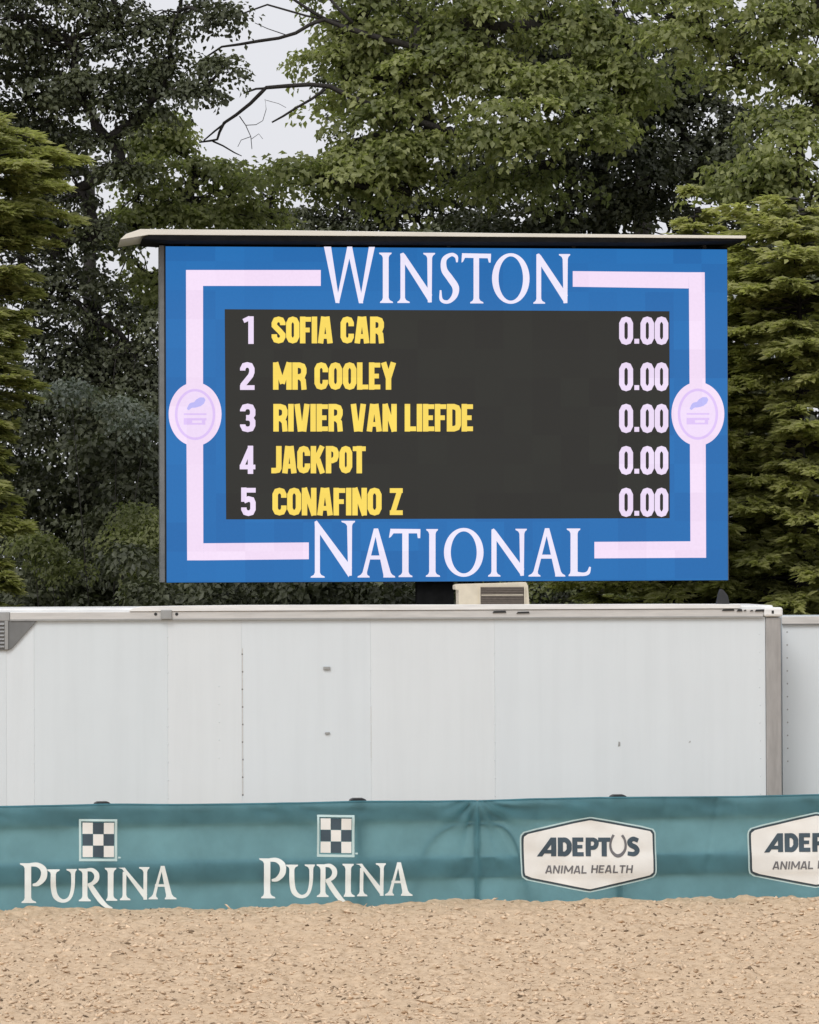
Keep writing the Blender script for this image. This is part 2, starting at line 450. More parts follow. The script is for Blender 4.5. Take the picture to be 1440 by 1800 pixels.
# condensed bold capitals, box height 1 (y down), width given; t = stroke
def cond(ch, x, y, w, h, t):
    a = t / 2
    X0, X1, Y0, Y1 = x + a, x + w - a, y + a, y + h - a
    cx, cy = x + w / 2, y + h / 2
    r = min(w / 2 - a, h * 0.14)
    def loop():
        return [(X0, cy), (X0, Y0 + r * 1.1), (X0 + r * 0.45, Y0 + r * 0.2), (cx, Y0), (X1 - r * 0.45, Y0 + r * 0.2), (X1, Y0 + r * 1.1), (X1, Y1 - r * 1.1), (X1 - r * 0.45, Y1 - r * 0.2), (cx, Y1), (X0 + r * 0.45, Y1 - r * 0.2), (X0, Y1 - r * 1.1), (X0, cy)]
    H = lambda xa, xb, yy: stroke([(xa, yy), (xb, yy)], t * 0.86)
    V = lambda xx, ya=y, yb=y + h: stroke([(xx, ya), (xx, yb)], t)
    if ch in 'O0': return [stroke(loop(), t)]
    if ch in 'I': return [V(cx)]
    if ch == '1': return [V(X1), stroke([(x + 1, y + h * 0.17), (X1 - a * 0.4, y + h * 0.055)], t * 0.8)]
    if ch == 'L': return [V(X0), H(X0, x + w, Y1)]
    if ch == 'E': return [V(X0), H(X0, x + w, Y0), H(X0, x + w - t * .25, cy), H(X0, x + w, Y1)]
    if ch == 'F': return [V(X0), H(X0, x + w, Y0), H(X0, x + w - t * .25, cy)]
    if ch == 'T': return [V(cx), H(x, x + w, Y0)]
    if ch == 'A': return [stroke([(X0, y + h), (cx - a * .55, y)], t), stroke([(X1, y + h), (cx + a * .55, y)], t), H(X0 + a * .6, X1 - a * .6, y + h * .74)]
    if ch == 'V': return [stroke([(X0, y), (cx - a * .55, y + h)], t), stroke([(X1, y), (cx + a * .55, y + h)], t)]
    if ch == 'Y': return [stroke([(X0, y), (cx, y + h * .58)], t), stroke([(X1, y), (cx, y + h * .58)], t), V(cx, y + h * .52)]
    if ch == 'M': return [V(X0), V(X1), stroke([(X0, y), (cx, y + h * .78)], t * .9), stroke([(X1, y), (cx, y + h * .78)], t * .9)]
    if ch == 'N': return [V(X0), V(X1), stroke([(X0, y), (X1, y + h)], t * .85)]
    if ch == 'K': return [V(X0), stroke([(X0 + a * .6, cy + h * .08), (X1 - a * .1, y)], t * .95), stroke([(X0 + a * 1.6, cy - h * .02), (X1, y + h)], t * .95)]
    if ch == 'Z': return [H(x, x + w, Y0), H(x, x + w, Y1), stroke([(X1 - a * .1, Y0), (X0 + a * .1, Y1)], t * .95)]
    if ch in 'PR':
        b = [(X0, Y0), (cx, Y0), (X1 - r * .3, Y0 + r * .3), (X1, Y0 + r), (X1, cy - r * .9), (X1 - r * .3, cy - r * .1), (cx, cy + h * .03), (X0, cy + h * .03)]
        g = [V(X0), stroke(b, t)]
        if ch == 'R': g.append(stroke([(cx, cy), (X1 - a * .2, cy + h * .16), (X1 + a * .1, y + h)], t * .95))
        return g
    if ch == 'D': return [V(X0), stroke([(X0, Y0), (cx, Y0), (X1 - r * .3, Y0 + r * .3), (X1, Y0 + r), (X1, Y1 - r), (X1 - r * .3, Y1 - r * .3), (cx, Y1), (X0, Y1)], t)]
    if ch == 'C': return [stroke([(X1, y + h * .36), (X1, Y0 + r), (X1 - r * .4, Y0 + r * .2), (cx, Y0), (X0 + r * .4, Y0 + r * .2), (X0, Y0 + r), (X0, Y1 - r), (X0 + r * .4, Y1 - r * .2), (cx, Y1), (X1 - r * .4, Y1 - r * .2), (X1, Y1 - r), (X1, y + h * .64)], t)]
    if ch == 'S': return [stroke([(X1, y + h * .32), (X1, Y0 + r), (X1 - r * .4, Y0 + r * .2), (cx, Y0), (X0 + r * .4, Y0 + r * .2), (X0, Y0 + r), (X0, y + h * .34), (cx - w * .08, y + h * .46), (cx + w * .08, y + h * .54), (X1, y + h * .68), (X1, Y1 - r), (X1 - r * .4, Y1 - r * .2), (cx, Y1), (X0 + r * .4, Y1 - r * .2), (X0, Y1 - r), (X0, y + h * .66)], t)]
    if ch == 'J': return [stroke([(X1, y), (X1, Y1 - r), (X1 - r * .4, Y1 - r * .2), (cx - w * .1, Y1), (x, Y1)], t)]
    if ch == '.': return [rect(x + w / 2 - t * .5, x + w / 2 + t * .5, y + h - t, y + h)]
    if ch == '2': return [stroke([(X0, y + h * .3), (X0, Y0 + r), (X0 + r * .4, Y0 + r * .2), (cx, Y0), (X1 - r * .4, Y0 + r * .2), (X1, Y0 + r), (X1, y + h * .36), (X1 - r * .3, y + h * .48), (X0 + r * .1, Y1 - t * .5), (X0, Y1)], t), H(x, x + w, Y1)]
    if ch == '3': return [stroke([(X0, y + h * .27), (X0, Y0 + r), (X0 + r * .4, Y0 + r * .2), (cx, Y0), (X1 - r * .4, Y0 + r * .2), (X1, Y0 + r), (X1, y + h * .38), (X1 - r * .5, cy - h * .01), (cx - w * .1, cy)], t), stroke([(cx - w * .1, cy - h * .01), (X1 - r * .5, cy + h * .01), (X1, y + h * .62), (X1, Y1 - r), (X1 - r * .4, Y1 - r * .2), (cx, Y1), (X0 + r * .4, Y1 - r * .2), (X0, Y1 - r), (X0, y + h * .73)], t)]
    if ch == '4': return [V(X1 - t * .25), stroke([(X1 - t * .25, y + a * .5), (x + a * .8, y + h * .74)], t * .85), H(x, x + w + t * .15, y + h * .755)]
    if ch == '5': return [H(X0, x + w, Y0), stroke([(X0, y), (X0, y + h * .5)], t), stroke([(X0, y + h * .47), (cx, y + h * .40), (X1 - r * .3, y + h * .43), (X1, y + h * .53), (X1, Y1 - r), (X1 - r * .4, Y1 - r * .2), (cx, Y1), (X0 + r * .4, Y1 - r * .2), (X0, Y1 - r), (X0, y + h * .70)], t)]
    if ch == 'H': return [V(X0), V(X1), H(X0, X1, cy)]
    return []
CW = dict(S=25, O=24, F=20, I=10, A=27, C=24, R=25, M=33, L=20, E=20, Y=27, V=27, N=25, D=25, J=19, K=27, P=24, T=24, Z=22, H=25, **{' ': 12, '.': 11})
def word(text, x0, x1, y0, y1, t, gap=2.0):
    ws = [CW.get(c, 25) for c in text]
    tot = sum(ws) + gap * (len(text) - 1); k = (x1 - x0) / tot
    out = []; x = x0
    for c, w in zip(text, ws):
        out.append(cond(c, x, y0, w * k, y1 - y0, t)); x += (w + gap) * k
    return out

# ---------------------------------------------------------------- ground and arena sand
gm = mesh_np('ground', [(-700, -200, -0.10), (700, -200, -0.10), (700, 1500, -0.10), (-700, 1500, -0.10)], [(0, 1, 2, 3)], [M['ground']])
tag(link('ground', gm), kind='structure')

FA = on_ground(0, 1603); FB = on_ground(1440, 1577)          # the line where the banner meets the sand
fyaw = math.atan2(FB.y - FA.y, FB.x - FA.x)
fmid = (FA + FB) * 0.5
PF = Plane(fmid, fyaw)

def sand_h(x, y):
    h = 0.030 * vnoise(x / 0.9, y / 1.6, 1) + 0.034 * vnoise(x / 0.30, y / 0.40, 2) + 0.018 * vnoise(x / 2.5, y / 0.9, 5)
    h += 0.034 * np.abs(vnoise(x / 0.14, y / 0.18, 3)) + 0.013 * vnoise(x / 0.055, y / 0.07, 4)
    return h
xs = np.concatenate([np.linspace(-60, -9, 12)[:-1], np.arange(-9, -6.6, 0.15), np.arange(-6.6, 6.6, 0.021), np.arange(6.6, 9, 0.15), np.linspace(9, 60, 12)])
ys = np.concatenate([np.linspace(-30, 30, 10)[:-1], np.arange(30, 35, 0.2), np.arange(35, 52.4, 0.046), np.arange(52.4, 55, 0.2)])
gx, gy = np.meshgrid(xs, ys)
fade = np.clip((11 - np.abs(gx)) / 3, 0, 1) * np.clip((gy - 30) / 3, 0, 1)
gz = sand_h(gx, gy) * fade - 0.02
# the footing is banked up a little against the foot of the banner
dist = (gx - fmid.x) * PF.n.x + (gy - fmid.y) * PF.n.y
gz += 0.045 * np.exp(-(dist / 0.35) ** 2) * (0.6 + 0.6 * vnoise(gx / 0.5, gy * 0, 9)) * fade
nx, ny = len(xs), len(ys)
idx = np.arange(nx * ny).reshape(ny, nx)
fcs = np.stack([idx[:-1, :-1], idx[:-1, 1:], idx[1:, 1:], idx[1:, :-1]], -1).reshape(-1, 4)
sm = mesh_np('arena_sand', np.stack([gx, gy, gz], -1).reshape(-1, 3), fcs, [M['sand']], smooth=True)
tag(link('arena_sand', sm), kind='structure')

def scatter(name, n, mat, smin, smax, flat, seed):
    r = np.random.default_rng(seed)
    d = 1.0 / r.uniform(1 / 51.0, 1 / 35.5, n)
    px = r.uniform(-60, 1500, n)
    x = (px - 720) / FPX * d; y = d
    keep = (x - fmid.x) * PF.n.x + (y - fmid.y) * PF.n.y < -0.03
    x, y = x[keep], y[keep]; n = len(x)
    z = sand_h(x, y) - 0.02
    s = smin + (smax - smin) * r.random(n) ** 2.2
    base = np.array([(-1, 0, 0), (0, -1, 0), (1, 0, 0), (0, 1, 0), (0.1, 0.1, 1), (-.1, 0, -.6)], float)
    V = base[None] + r.normal(0, 0.22, (n, 6, 3))
    V *= np.stack([s * r.uniform(0.8, 2.4, n), s * r.uniform(.5, 1.1, n), s * r.uniform(*flat, n)], -1)[:, None, :]
    an = r.uniform(0, math.pi * 2, n); c, sn = np.cos(an)[:, None], np.sin(an)[:, None]
    V = np.stack([V[..., 0] * c - V[..., 1] * sn, V[..., 0] * sn + V[..., 1] * c, V[..., 2] + (V[..., 0] * r.normal(0, .3, n)[:, None])], -1)
    V += np.stack([x, y, z + s * 0.15], -1)[:, None, :]
    F = np.array([(0, 1, 4), (1, 2, 4), (2, 3, 4), (3, 0, 4), (1, 0, 5), (2, 1, 5), (3, 2, 5), (0, 3, 5)])
    F = (F[None] + 6 * np.arange(n)[:, None, None]).reshape(-1, 3)
    return link(name, mesh_np(name, V.reshape(-1, 3), F, [mat]))
tag(scatter('footing_clods', 9000, M['clod_light'], 0.010, 0.044, (.4, .85), 11), 'pale sandy clods strewn over the arena footing', 'clods', kind='stuff')
tag(scatter('footing_fibres', 2600, M['clod_dark'], 0.007, 0.030, (.35, .9), 12), 'small dark fibres and chips mixed into the sand', 'fibres', kind='stuff')

# ---------------------------------------------------------------- fence and its two banners
def prof(z, z0, z1, s):
    return 1 / (1 + np.exp(-(z - z0) / s)) * 1 / (1 + np.exp((z - z1) / s))
_, ZT = PF.loc(720, 1406)
SEAM_X, _ = PF.loc(838, 1500)
PXS = [(-270, 1412), (180, 1409), (630, 1405), (1088, 1399), (1540, 1394)]
POSTX = [PF.loc(px, py)[0] for px, py in PXS]
RAILS = [(ZT - 0.30, ZT - 0.015), (ZT - 1.06, ZT - 0.78)]
def cloth(x, z):
    """relief of the hung cloth, local y (negative = towards the camera)"""
    x = np.asarray(x, float); z = np.asarray(z, float)
    y = -0.020 * prof(z, RAILS[0][0], RAILS[0][1] + 1, 0.022) - 0.016 * prof(z, RAILS[1][0], RAILS[1][1], 0.022)
    y = y + 0.020 * vnoise(x / 0.9 + 20, z / 0.8 + 3, 21) + 0.020 * vnoise((x + 0.8 * z) / 0.28 + 50, (z - .5 * x) / 0.5 + 9, 22) + 0.005 * vnoise(x / 0.13 + 80, z / 0.16 + 9, 26)
    # slack top hem: shallow scallops hanging between ties
    y = y - 0.046 * np.exp(-((ZT - z) / 0.26) ** 2) * vnoise((x - 0.9 * (ZT - z)) / 0.30 + 40, (ZT - z) / 0.13, 23)
    # folds pulled towards the lashed seam
    dx = x - SEAM_X; dz = ZT - z
    fall = np.exp(-(dx / 1.15) ** 2) * (dx > 0) + np.exp(-(dx / 0.55) ** 2) * (dx <= 0)
    ang = np.arctan2(np.abs(dx), dz + 0.02)
    y = y + 0.030 * fall * np.sin(ang * 11 + 1.2 * vnoise(x / .4 + 60, z / .4, 24)) * np.clip(np.hypot(dx, dz) / 0.3, 0, 1)
    y = y - 0.020 * np.exp(-((dx - 0.02) / 0.05) ** 2) + 0.024 * np.exp(-((dx + 0.10) / 0.045) ** 2)
    for k, (fx, amp) in enumerate(((PF.loc(1262, 1500)[0], .020), (PF.loc(1290, 1500)[0], -.014), (PF.loc(950, 1500)[0], .012), (PF.loc(320, 1500)[0], .010), (PF.loc(1170, 1500)[0], .010))):
        y = y + amp * np.exp(-((x - fx - 0.25 * (ZT - z) * (1 if k % 2 else -.6)) / 0.05) ** 2) * np.clip((z - 0.15) / .5, 0, 1)
    return np.minimum(y - OFF, -0.010)
OFF = 0.036      # cloth hangs this far in front of the fence line
fence = tag(empty('arena_fence', (fmid.x, fmid.y, 0), fyaw), 'low board fence with black post caps behind the teal banners', 'fence')
for (z0, z1) in RAILS:
    for i in range(len(POSTX) - 1):
        MB().box(POSTX[i] + 0.06, POSTX[i + 1] - 0.06, -0.006, 0.03, z0, z1).build('fence_board', M['rail_wood'], fence, bevel=0.004)
for x in POSTX:
    MB().box(x - 0.055, x + 0.055, -0.004, 0.10, -0.05, ZT - 0.02).build('post', M['rail_wood'], fence, bevel=0.006)
    w = 0.115
    MB().prism([(x - w, ZT - 0.019), (x + w, ZT - 0.019), (x + w * .9, ZT + 0.012), (x + w * .55, ZT + 0.03), (x - w * .55, ZT + 0.03), (x - w * .9, ZT + 0.012)], -0.008, 0.13).build('post_cap', M['cap_black'], fence, bevel=0.008)

# bent-tube panel ends behind the cloth, either side of the seam
for sx in (-1, 1):
    w_, zt_ = 0.78 if sx < 0 else 0.60, ZT - 0.34
    pts = [(SEAM_X + sx * 0.02, 0.012, zt_)] + [(SEAM_X + sx * (0.25 + (w_ - .25) * math.sin(a)), 0.012, zt_ - .62 * (1 - math.cos(a)) - .02) for a in np.linspace(0.1, 1.5, 9)] + [(SEAM_X + sx * (w_ + .12), 0.012, 0.02)]
    MB().tube(pts, [0.02] * len(pts), 8).build('brace_tube', M['rail_wood'], fence, smooth=True)
MB().box(SEAM_X - .035, SEAM_X + .03, -0.005, 0.03, -0.05, ZT - .02).build('post', M['rail_wood'], fence)

def banner(name, x0, x1, label):
    root = tag(empty(name, (fmid.x, fmid.y, 0), fyaw), label, 'banner', 'printed cloth banners hung on the arena fence')
    nx_, nz_ = int((x1 - x0) / 0.022), 64
    X, Z = np.meshgrid(np.linspace(x0, x1, nx_), np.linspace(-0.06, 1, nz_))
    top = ZT + 0.008 * vnoise(X / 0.8 + 5, X * 0, 27) - 0.012 * np.abs(np.sin((X - POSTX[0]) / (POSTX[1] - POSTX[0]) * math.pi))
    Z = np.where(Z > 0, Z * top, Z)
    Y = cloth(X, Z)
    i_ = np.arange(nx_ * nz_).reshape(nz_, nx_)
    f_ = np.stack([i_[:-1, :-1], i_[:-1, 1:], i_[1:, 1:], i_[1:, :-1]], -1).reshape(-1, 4)
    link('cloth', mesh_np('cloth', np.stack([X, Y, Z], -1).reshape(-1, 3), f_, [M['teal']], smooth=True), root)
    hem = MB().tube([(x, float(cloth(x, ZT - .02)), ZT - 0.004 + 0.008 * float(vnoise(np.array(x / 0.8 + 5), np.array(0.0), 27)) - 0.012 * abs(math.sin((x - POSTX[0]) / (POSTX[1] - POSTX[0]) * math.pi))) for x in np.arange(x0, x1, 0.06)], [0.012] * len(np.arange(x0, x1, 0.06)), 6)
    hem.build('hem', M['teal'], root, smooth=True)
    return root
B1 = banner('sponsor_banner', PF.loc(-300, 1500)[0], SEAM_X + 0.004, 'teal banner printed twice with a checkerboard square over white serif lettering')
B2 = banner('sponsor_banner', SEAM_X + 0.0045, PF.loc(1560, 1500)[0], 'wrinkled teal banner with white six-sided shields and dark lettering')
surf = lambda x, z: float(cloth(x, z))

def purina():
    g = []
    g.append([stem(43, 54.5, 1517, 1587, (34.5, 54.5), (37.5, 63.5)), smooth([(53, 1519.5), (66, 1520), (76, 1528), (76, 1542), (67, 1553), (57, 1555.5)], [6, 8, 11, 11, 8, 4])])
    g.append([smooth([(93, 1529), (93.5, 1558), (98, 1576), (110, 1583.5), (122, 1578), (127.5, 1560), (128, 1528)], [9, 9.5, 9.5, 6, 6, 6.5, 7]), stem(89, 97.5, 1527.5, 1542, (82.5, 104.5)), stem(124.5, 131.5, 1527, 1542, (116, 134.5))])
    g.append([stem(144.5, 153.5, 1526.5, 1584, (137.5, 153.5), (138, 159.5)), smooth([(152, 1528.5), (162, 1529), (169, 1536), (169, 1545), (163, 1552), (154, 1555)], [5, 7, 9, 9, 7, 4]), smooth([(157, 1554), (166, 1568), (177, 1583), (187, 1592.5), (197, 1596)], [8, 9.5, 9.5, 7, 3])])
    g.append([stem(189, 199, 1525, 1583, (183.5, 204), (186, 206))])
    g.append([stem(215, 221.5, 1532, 1582, None, (210, 229)), strip([(207, 1525), (214, 1527), (254, 1581.5)], [(219, 1524.5), (222, 1529), (258.5, 1572)]), stem(251.5, 258, 1523.5, 1581, (243.5, 262))])
    g.append([stem(282, 286, 1521.5, 1580.5, None, (260.5, 277), 266, 272), stem(281.5, 288.5, 1521.5, 1580.5, None, (289, 310), 293, 304), rect(272, 294, 1554, 1558.5)])
    frame = [rect(138.5, 205.5, 1439.5, 1443.5, 4), rect(138.5, 205.5, 1509, 1513.5, 4), rect(138.5, 142.5, 1443.5, 1509), rect(201, 205.5, 1443.5, 1509)]
    wc, dc = [], []
    for i in range(3):
        for j in range(3):
            x0 = 144.5 + i * 18.6; y0 = 1445.5 + j * 20.4
            (wc if (i + j) % 2 == 0 else dc).append(rect(x0 + .3, x0 + 18.2, y0 + .3, y0 + 20, 3))
    tm = [rect(207, 211.5, 1505.5, 1508.5)]
    return g, frame, wc, dc, tm
def tf(pieces, fx):
    return [([fx(*p) for p in L], [fx(*p) for p in R], nc) for L, R, nc in pieces]
t1 = lambda x, y: (x, y)
t2 = lambda x, y: (458 + (x - 37.7) * 0.978, y - 8.6 + (x - 37.7) / 272 * 2.4)
for fx in (t1, t2):
    g, fr, wc, dc, tm = purina()
    emb = letters(PF, 'emblem_frame', tf(fr, fx), M['print_frame'], B1, 0.006, surf, 7)
    for q in wc: letters(PF, 'emblem_square', tf([q], fx), M['print_cream'], emb, 0.006, surf, 7)
    for q in dc: letters(PF, 'emblem_square', tf([q], fx), M['print_slate'], emb, 0.006, surf, 7)
    letters(PF, 'trade_mark', tf(tm, fx), M['print_frame'], B1, 0.006, surf, 7)
    spell(PF, 'lettering', [tf(q, fx) for q in g], M['print_white'], B1, 0.006, 'white serif lettering under the checkerboard square', surf, 6)

def rounded(poly, r, n=5):
    out = []; m = len(poly)
    for i in range(m):
        p = np.array(poly[i], float); a = np.array(poly[i - 1], float); b = np.array(poly[(i + 1) % m], float)
        da = (a - p) / np.linalg.norm(a - p); db = (b - p) / np.linalg.norm(b - p)
        for k in range(n + 1):
            t = k / n
            out.append(tuple((1 - t) ** 2 * (p + da * r) + 2 * t * (1 - t) * p + t * t * (p + db * r)))
    return out
def poly_rows(poly, n=26):
    """convex polygon to a strip of horizontal rows"""
    P = np.array(poly); y0, y1 = P[:, 1].min(), P[:, 1].max(); L, R = [], []
    for y in np.linspace(y0 + 0.05, y1 - 0.05, n):
        xs_ = []
        for i in range(len(P)):
            a, b = P[i - 1], P[i]
            if (a[1] - y) * (b[1] - y) <= 0 and abs(a[1] - b[1]) > 1e-9:
                xs_.append(a[0] + (b[0] - a[0]) * (y - a[1]) / (b[1] - a[1]))
        L.append((min(xs_), y)); R.append((max(xs_), y))
    return (L, R, 16)
HEX = [(1035, 1434.5), (1152, 1456), (1154, 1541.5), (1036, 1569.5), (915.5, 1545.5), (913, 1462.5)]
def inset(poly, d):
    c = np.mean(poly, axis=0); out = []
    m = len(poly); P = [np.array(p, float) for p in poly]; lines = []
    for i in range(m):
        a, b = P[i], P[(i + 1) % m]; t = (b - a) / np.linalg.norm(b - a); nn = np.array([-t[1], t[0]])
        if nn @ (c - a) < 0: nn = -nn
        lines.append((a + nn * d, t))
    for i in range(m):
        (a, t), (b, s) = lines[i - 1], lines[i]
        k = np.linalg.solve(np.array([t, -s]).T, b - a)[0]; out.append(tuple(a + t * k))
    return out
def adeptus():
    y0, y1 = 1471.7, 1504.6
    g = [[strip([(942.5, 1505.2), (966.5, y0)], [(952, 1505.0), (975, y0 + 2)]), rect(967.3, 976.3, y0, y1), rect(954, 968, 1493.5, 1499.8)]]
    g.append([rect(979, 988, y0, y1), smooth([(986, 1476), (993, 1476.3), (998.5, 1482), (999, 1488), (998.5, 1494), (993, 1500), (986, 1500.3)], [8.5, 8.5, 9, 9, 9, 8.5, 8.5])])
    g.append([rect(1004.6, 1013.6, y0, y1), rect(1013, 1024, y0, y0 + 7.5), rect(1013, 1022.5, 1484.8, 1491), rect(1013, 1024.6, y1 - 7.2, y1)])
    g.append([rect(1028, 1037, y0, y1), smooth([(1036, 1475.3), (1042, 1475.5), (1046, 1479), (1046.3, 1484), (1043, 1489), (1036, 1490)], [7, 7, 8, 8, 7.5, 7])])
    g.append([rect(1049.5, 1071, y0, y0 + 7.5), rect(1055.5, 1064.5, y0 + 7, y1)])
    s = [smooth([(1120, 1477), (1111, 1474), (1105, 1478.5), (1107, 1484.5), (1115, 1489), (1118.5, 1495), (1113, 1500.5), (1101.5, 1499.5)], [7.5, 8, 8.5, 9, 9, 8.5, 8, 7])]
    u = [smooth([(1076.8, 1467), (1073, 1475), (1070.8, 1485), (1073, 1495), (1079, 1502), (1085, 1503.5), (1091, 1501), (1096.5, 1494), (1098, 1485), (1096, 1475), (1091.5, 1467.5)], [4.5, 4, 4, 4.5, 5.5, 6, 5.5, 4.5, 4, 4, 4.5])]
    sm_ = word('ANIMAL', 957.8, 1029.5, 1521, 1535, 2.7, 3) + word('HEALTH', 1037.8, 1110, 1520, 1534, 2.7, 4)
    sm_ = [[([(p[0] + (1528 - p[1]) * 0.10, p[1]) for p in L], [(p[0] + (1528 - p[1]) * 0.10, p[1]) for p in R], nc) for L, R, nc in q] for q in sm_]
    return g + [s], u, sm_
for fx in (t1, lambda x, y: (x + 398.5, y - 7.0 - (x - 913) * 0.006)):
    g, u, sm_ = adeptus()
    sh = letters(PF, 'shield', tf([poly_rows(rounded(HEX, 11))], fx), M['print_frame'], B2, 0.006, surf, 8)
    letters(PF, 'shield_line', tf([poly_rows(rounded(inset(HEX, 2.6), 9))], fx), M['print_dark'], sh, 0.011, surf, 8)
    letters(PF, 'shield_face', tf([poly_rows(rounded(inset(HEX, 6.2), 7))], fx), M['print_cream'], sh, 0.018, surf, 8)
    for q in g: letters(PF, 'letter', tf(q, fx), M['print_slate'], sh, 0.0225, surf, 6)
    letters(PF, 'horseshoe_letter', tf(u, fx), M['print_grey'], sh, 0.0225, surf, 6)
    for q in sm_: letters(PF, 'small_letter', tf(q, fx), M['print_grey'], sh, 0.0225, surf, 6, dz=0.0002)

# ---------------------------------------------------------------- the long white trailer
tyaw = math.radians(3.5)
PT = Plane(at(720, 1088, 56.0), tyaw)
def TX(px, py=1200): return PT.loc(px, py)[0]
def TZ(py, px=720): return PT.loc(px, py)[1]
trailer = tag(empty('box_trailer', (PT.o.x, PT.o.y, 0), tyaw), 'long white riveted box trailer with dented roof edge behind the teal banners', 'trailer')
XL, XR = TX(-330), TX(1373)
Z0, Z1 = 0.80, TZ(1087)
ZR = TZ(1073)
MB().box(XL, XR - 0.02, 0.03, 2.55, Z0, ZR - 0.01).build('body', M['white_panel'], trailer, bevel=0.01)
seams = [-330, -120, 11, 60, 295, 425, 652, 870, 1346]
pm = ['white_panel', 'white_panel_c', 'white_panel', 'white_panel_c', 'white_panel_b', 'white_panel', 'white_panel_b', 'white_panel']
for i in range(len(seams) - 1):
    MB().box(TX(seams[i]) + 0.0006, TX(seams[i + 1]) - 0.0006, 0.0, 0.028, Z0 + 0.02, Z1 - 0.004).build('side_panel', M[pm[i]], trailer, bevel=0.0012)
# riveted seam strips
def rivets(px, py0, py1, step, mat, r):
    mb = MB(); x = TX(px)
    for z in np.arange(TZ(py1), TZ(py0), step):
        jx = x + random.uniform(-.004, .004)
        ring_ = [(jx + r * math.cos(k * math.pi / 3), -0.001, z + 1.5 * r * math.sin(k * math.pi / 3)) for k in range(6)]
        mb.add(ring_ + [(jx, -0.009, z)], [(k, (k + 1) % 6, 6) for k in range(6)])
    o = mb.build('rivet_row', mat, trailer); o['kind'] = 'stuff'
rivets(426.5, 1138, 1395, 0.265, M['dark_grey'], 0.013)
for px, a, b in ((60, 1240, 1400), (1385 - 1000, 1200, 1330), (652, 1160, 1335), (870, 1130, 1400), (295, 1100, 1400), (1336, 1100, 1400)):
    rivets(px, a, b, 0.27, M['white_panel_c'], 0.010)
MB().box(TX(425.6), TX(427.0), -0.004, 0.0, TZ(1395), TZ(1138)).build('seam_strip', M['alu'], trailer)
MB().box(TX(651.6), TX(652.5), -0.003, 0.0, TZ(1332), TZ(1240)).build('seam_strip', M['alu'], trailer)
MB().box(TX(568.5), TX(580.5), -0.03, 0.0, TZ(1176.5), TZ(1171)).build('side_clip', M['mid_grey'], trailer, bevel=0.006)
MB().box(TX(571), TX(579.5), -0.025, 0.0, TZ(1289.5), TZ(1286)).build('side_clip', M['mid_grey'], trailer, bevel=0.005)
MB().prism([(TX(1086), TZ(1315)), (TX(1090), TZ(1314)), (TX(1090), TZ(1307)), (TX(1087), TZ(1306))], -0.004, 0).build('scuff', M['mid_grey'], trailer)
MB().prism([(TX(1210), TZ(1309)), (TX(1214), TZ(1308)), (TX(1213), TZ(1305))], -0.004, 0).build('scuff', M['mid_grey'], trailer)
# top rail, roof strip, slots
MB().box(TX(18), TX(1342), -0.045, 0.03, Z1, ZR).build('top_rail', M['alu'], trailer, bevel=0.008)
MB().box(XL, TX(18) - .004, -0.05, 0.03, Z1 - 0.01, ZR + 0.004).build('top_rail', M['mid_grey'], trailer, bevel=0.008)
MB().box(TX(18), TX(1342), -0.049, -0.0455, Z1 - 0.012, Z1 + 0.012).build('rail_lip', M['mid_grey'], trailer)
zt = lambda px, py: PT.loc(px, py)[1]
edge = [(228, 1071.5), (236, 1068.5), (250, 1066), (300, 1065), (420, 1063.5), (610, 1063), (800, 1062.6), (1000, 1062), (1180, 1061.5), (1302, 1062)]
poly = [(TX(p), zt(p, q)) for p, q in edge]
poly = [(TX(228), ZR + 0.003), (TX(1302), zt(1302, 1069.5))] + poly[::-1]
MB().prism(poly, -0.065, 0.06).build('roof_strip', M['alu_bright'], trailer, bevel=0.006)
MB().box(XL, XR - 0.1, 0.06, 2.53, ZR - 0.05, ZR + 0.055).build('roof', M['alu_bright'], trailer, bevel=0.03)
for a, b, c, d in ((866, 890, 1073.5, 1077.5), (908, 931, 1075, 1078.5), (1269, 1291, 1070.5, 1074), (1295, 1305, 1070.5, 1075), (1307, 1312, 1071.5, 1074), (1318, 1324, 1072, 1074.5), (1327, 1346, 1070.8, 1075)):
    MB().prism([(TX(a), zt(a, d)), (TX(b), zt(b, d - .5)), (TX(b) - .01, zt(b, c)), (TX(a) + .02, zt(a, c + .5))], -0.062, -0.046).build('rail_slot', M['black'], trailer)
MB().box(TX(1342) + .003, TX(1376), -0.075, 0.2, zt(1360, 1084), zt(1360, 1067.5)).build('corner_cap', M['alu_bright'], trailer, bevel=0.035)
MB().box(TX(1356), TX(1360), -0.082, -0.07, zt(1358, 1078.5), zt(1358, 1073)).build('corner_hole', M['black'], trailer, bevel=0.004)
MB().box(TX(1346.5), TX(1373.5), -0.03, 0.3, Z0, zt(1360, 1085)).build('corner_post', M['post_grey'], trailer, bevel=0.02)
MB().box(TX(283), TX(302.5), -0.085, -0.045, zt(290, 1088.5), zt(290, 1072)).build('roof_latch', M['mid_grey'], trailer, bevel=0.01)
for px in (274, 311):
    MB().tube([(TX(px), -0.052, zt(px, 1079.5)), (TX(px), -0.044, zt(px, 1079.5))], [0.024, 0.024], 10).build('latch_bolt_hole', M['black'], trailer)  # black discs stand in for the dark inside of bolt holes
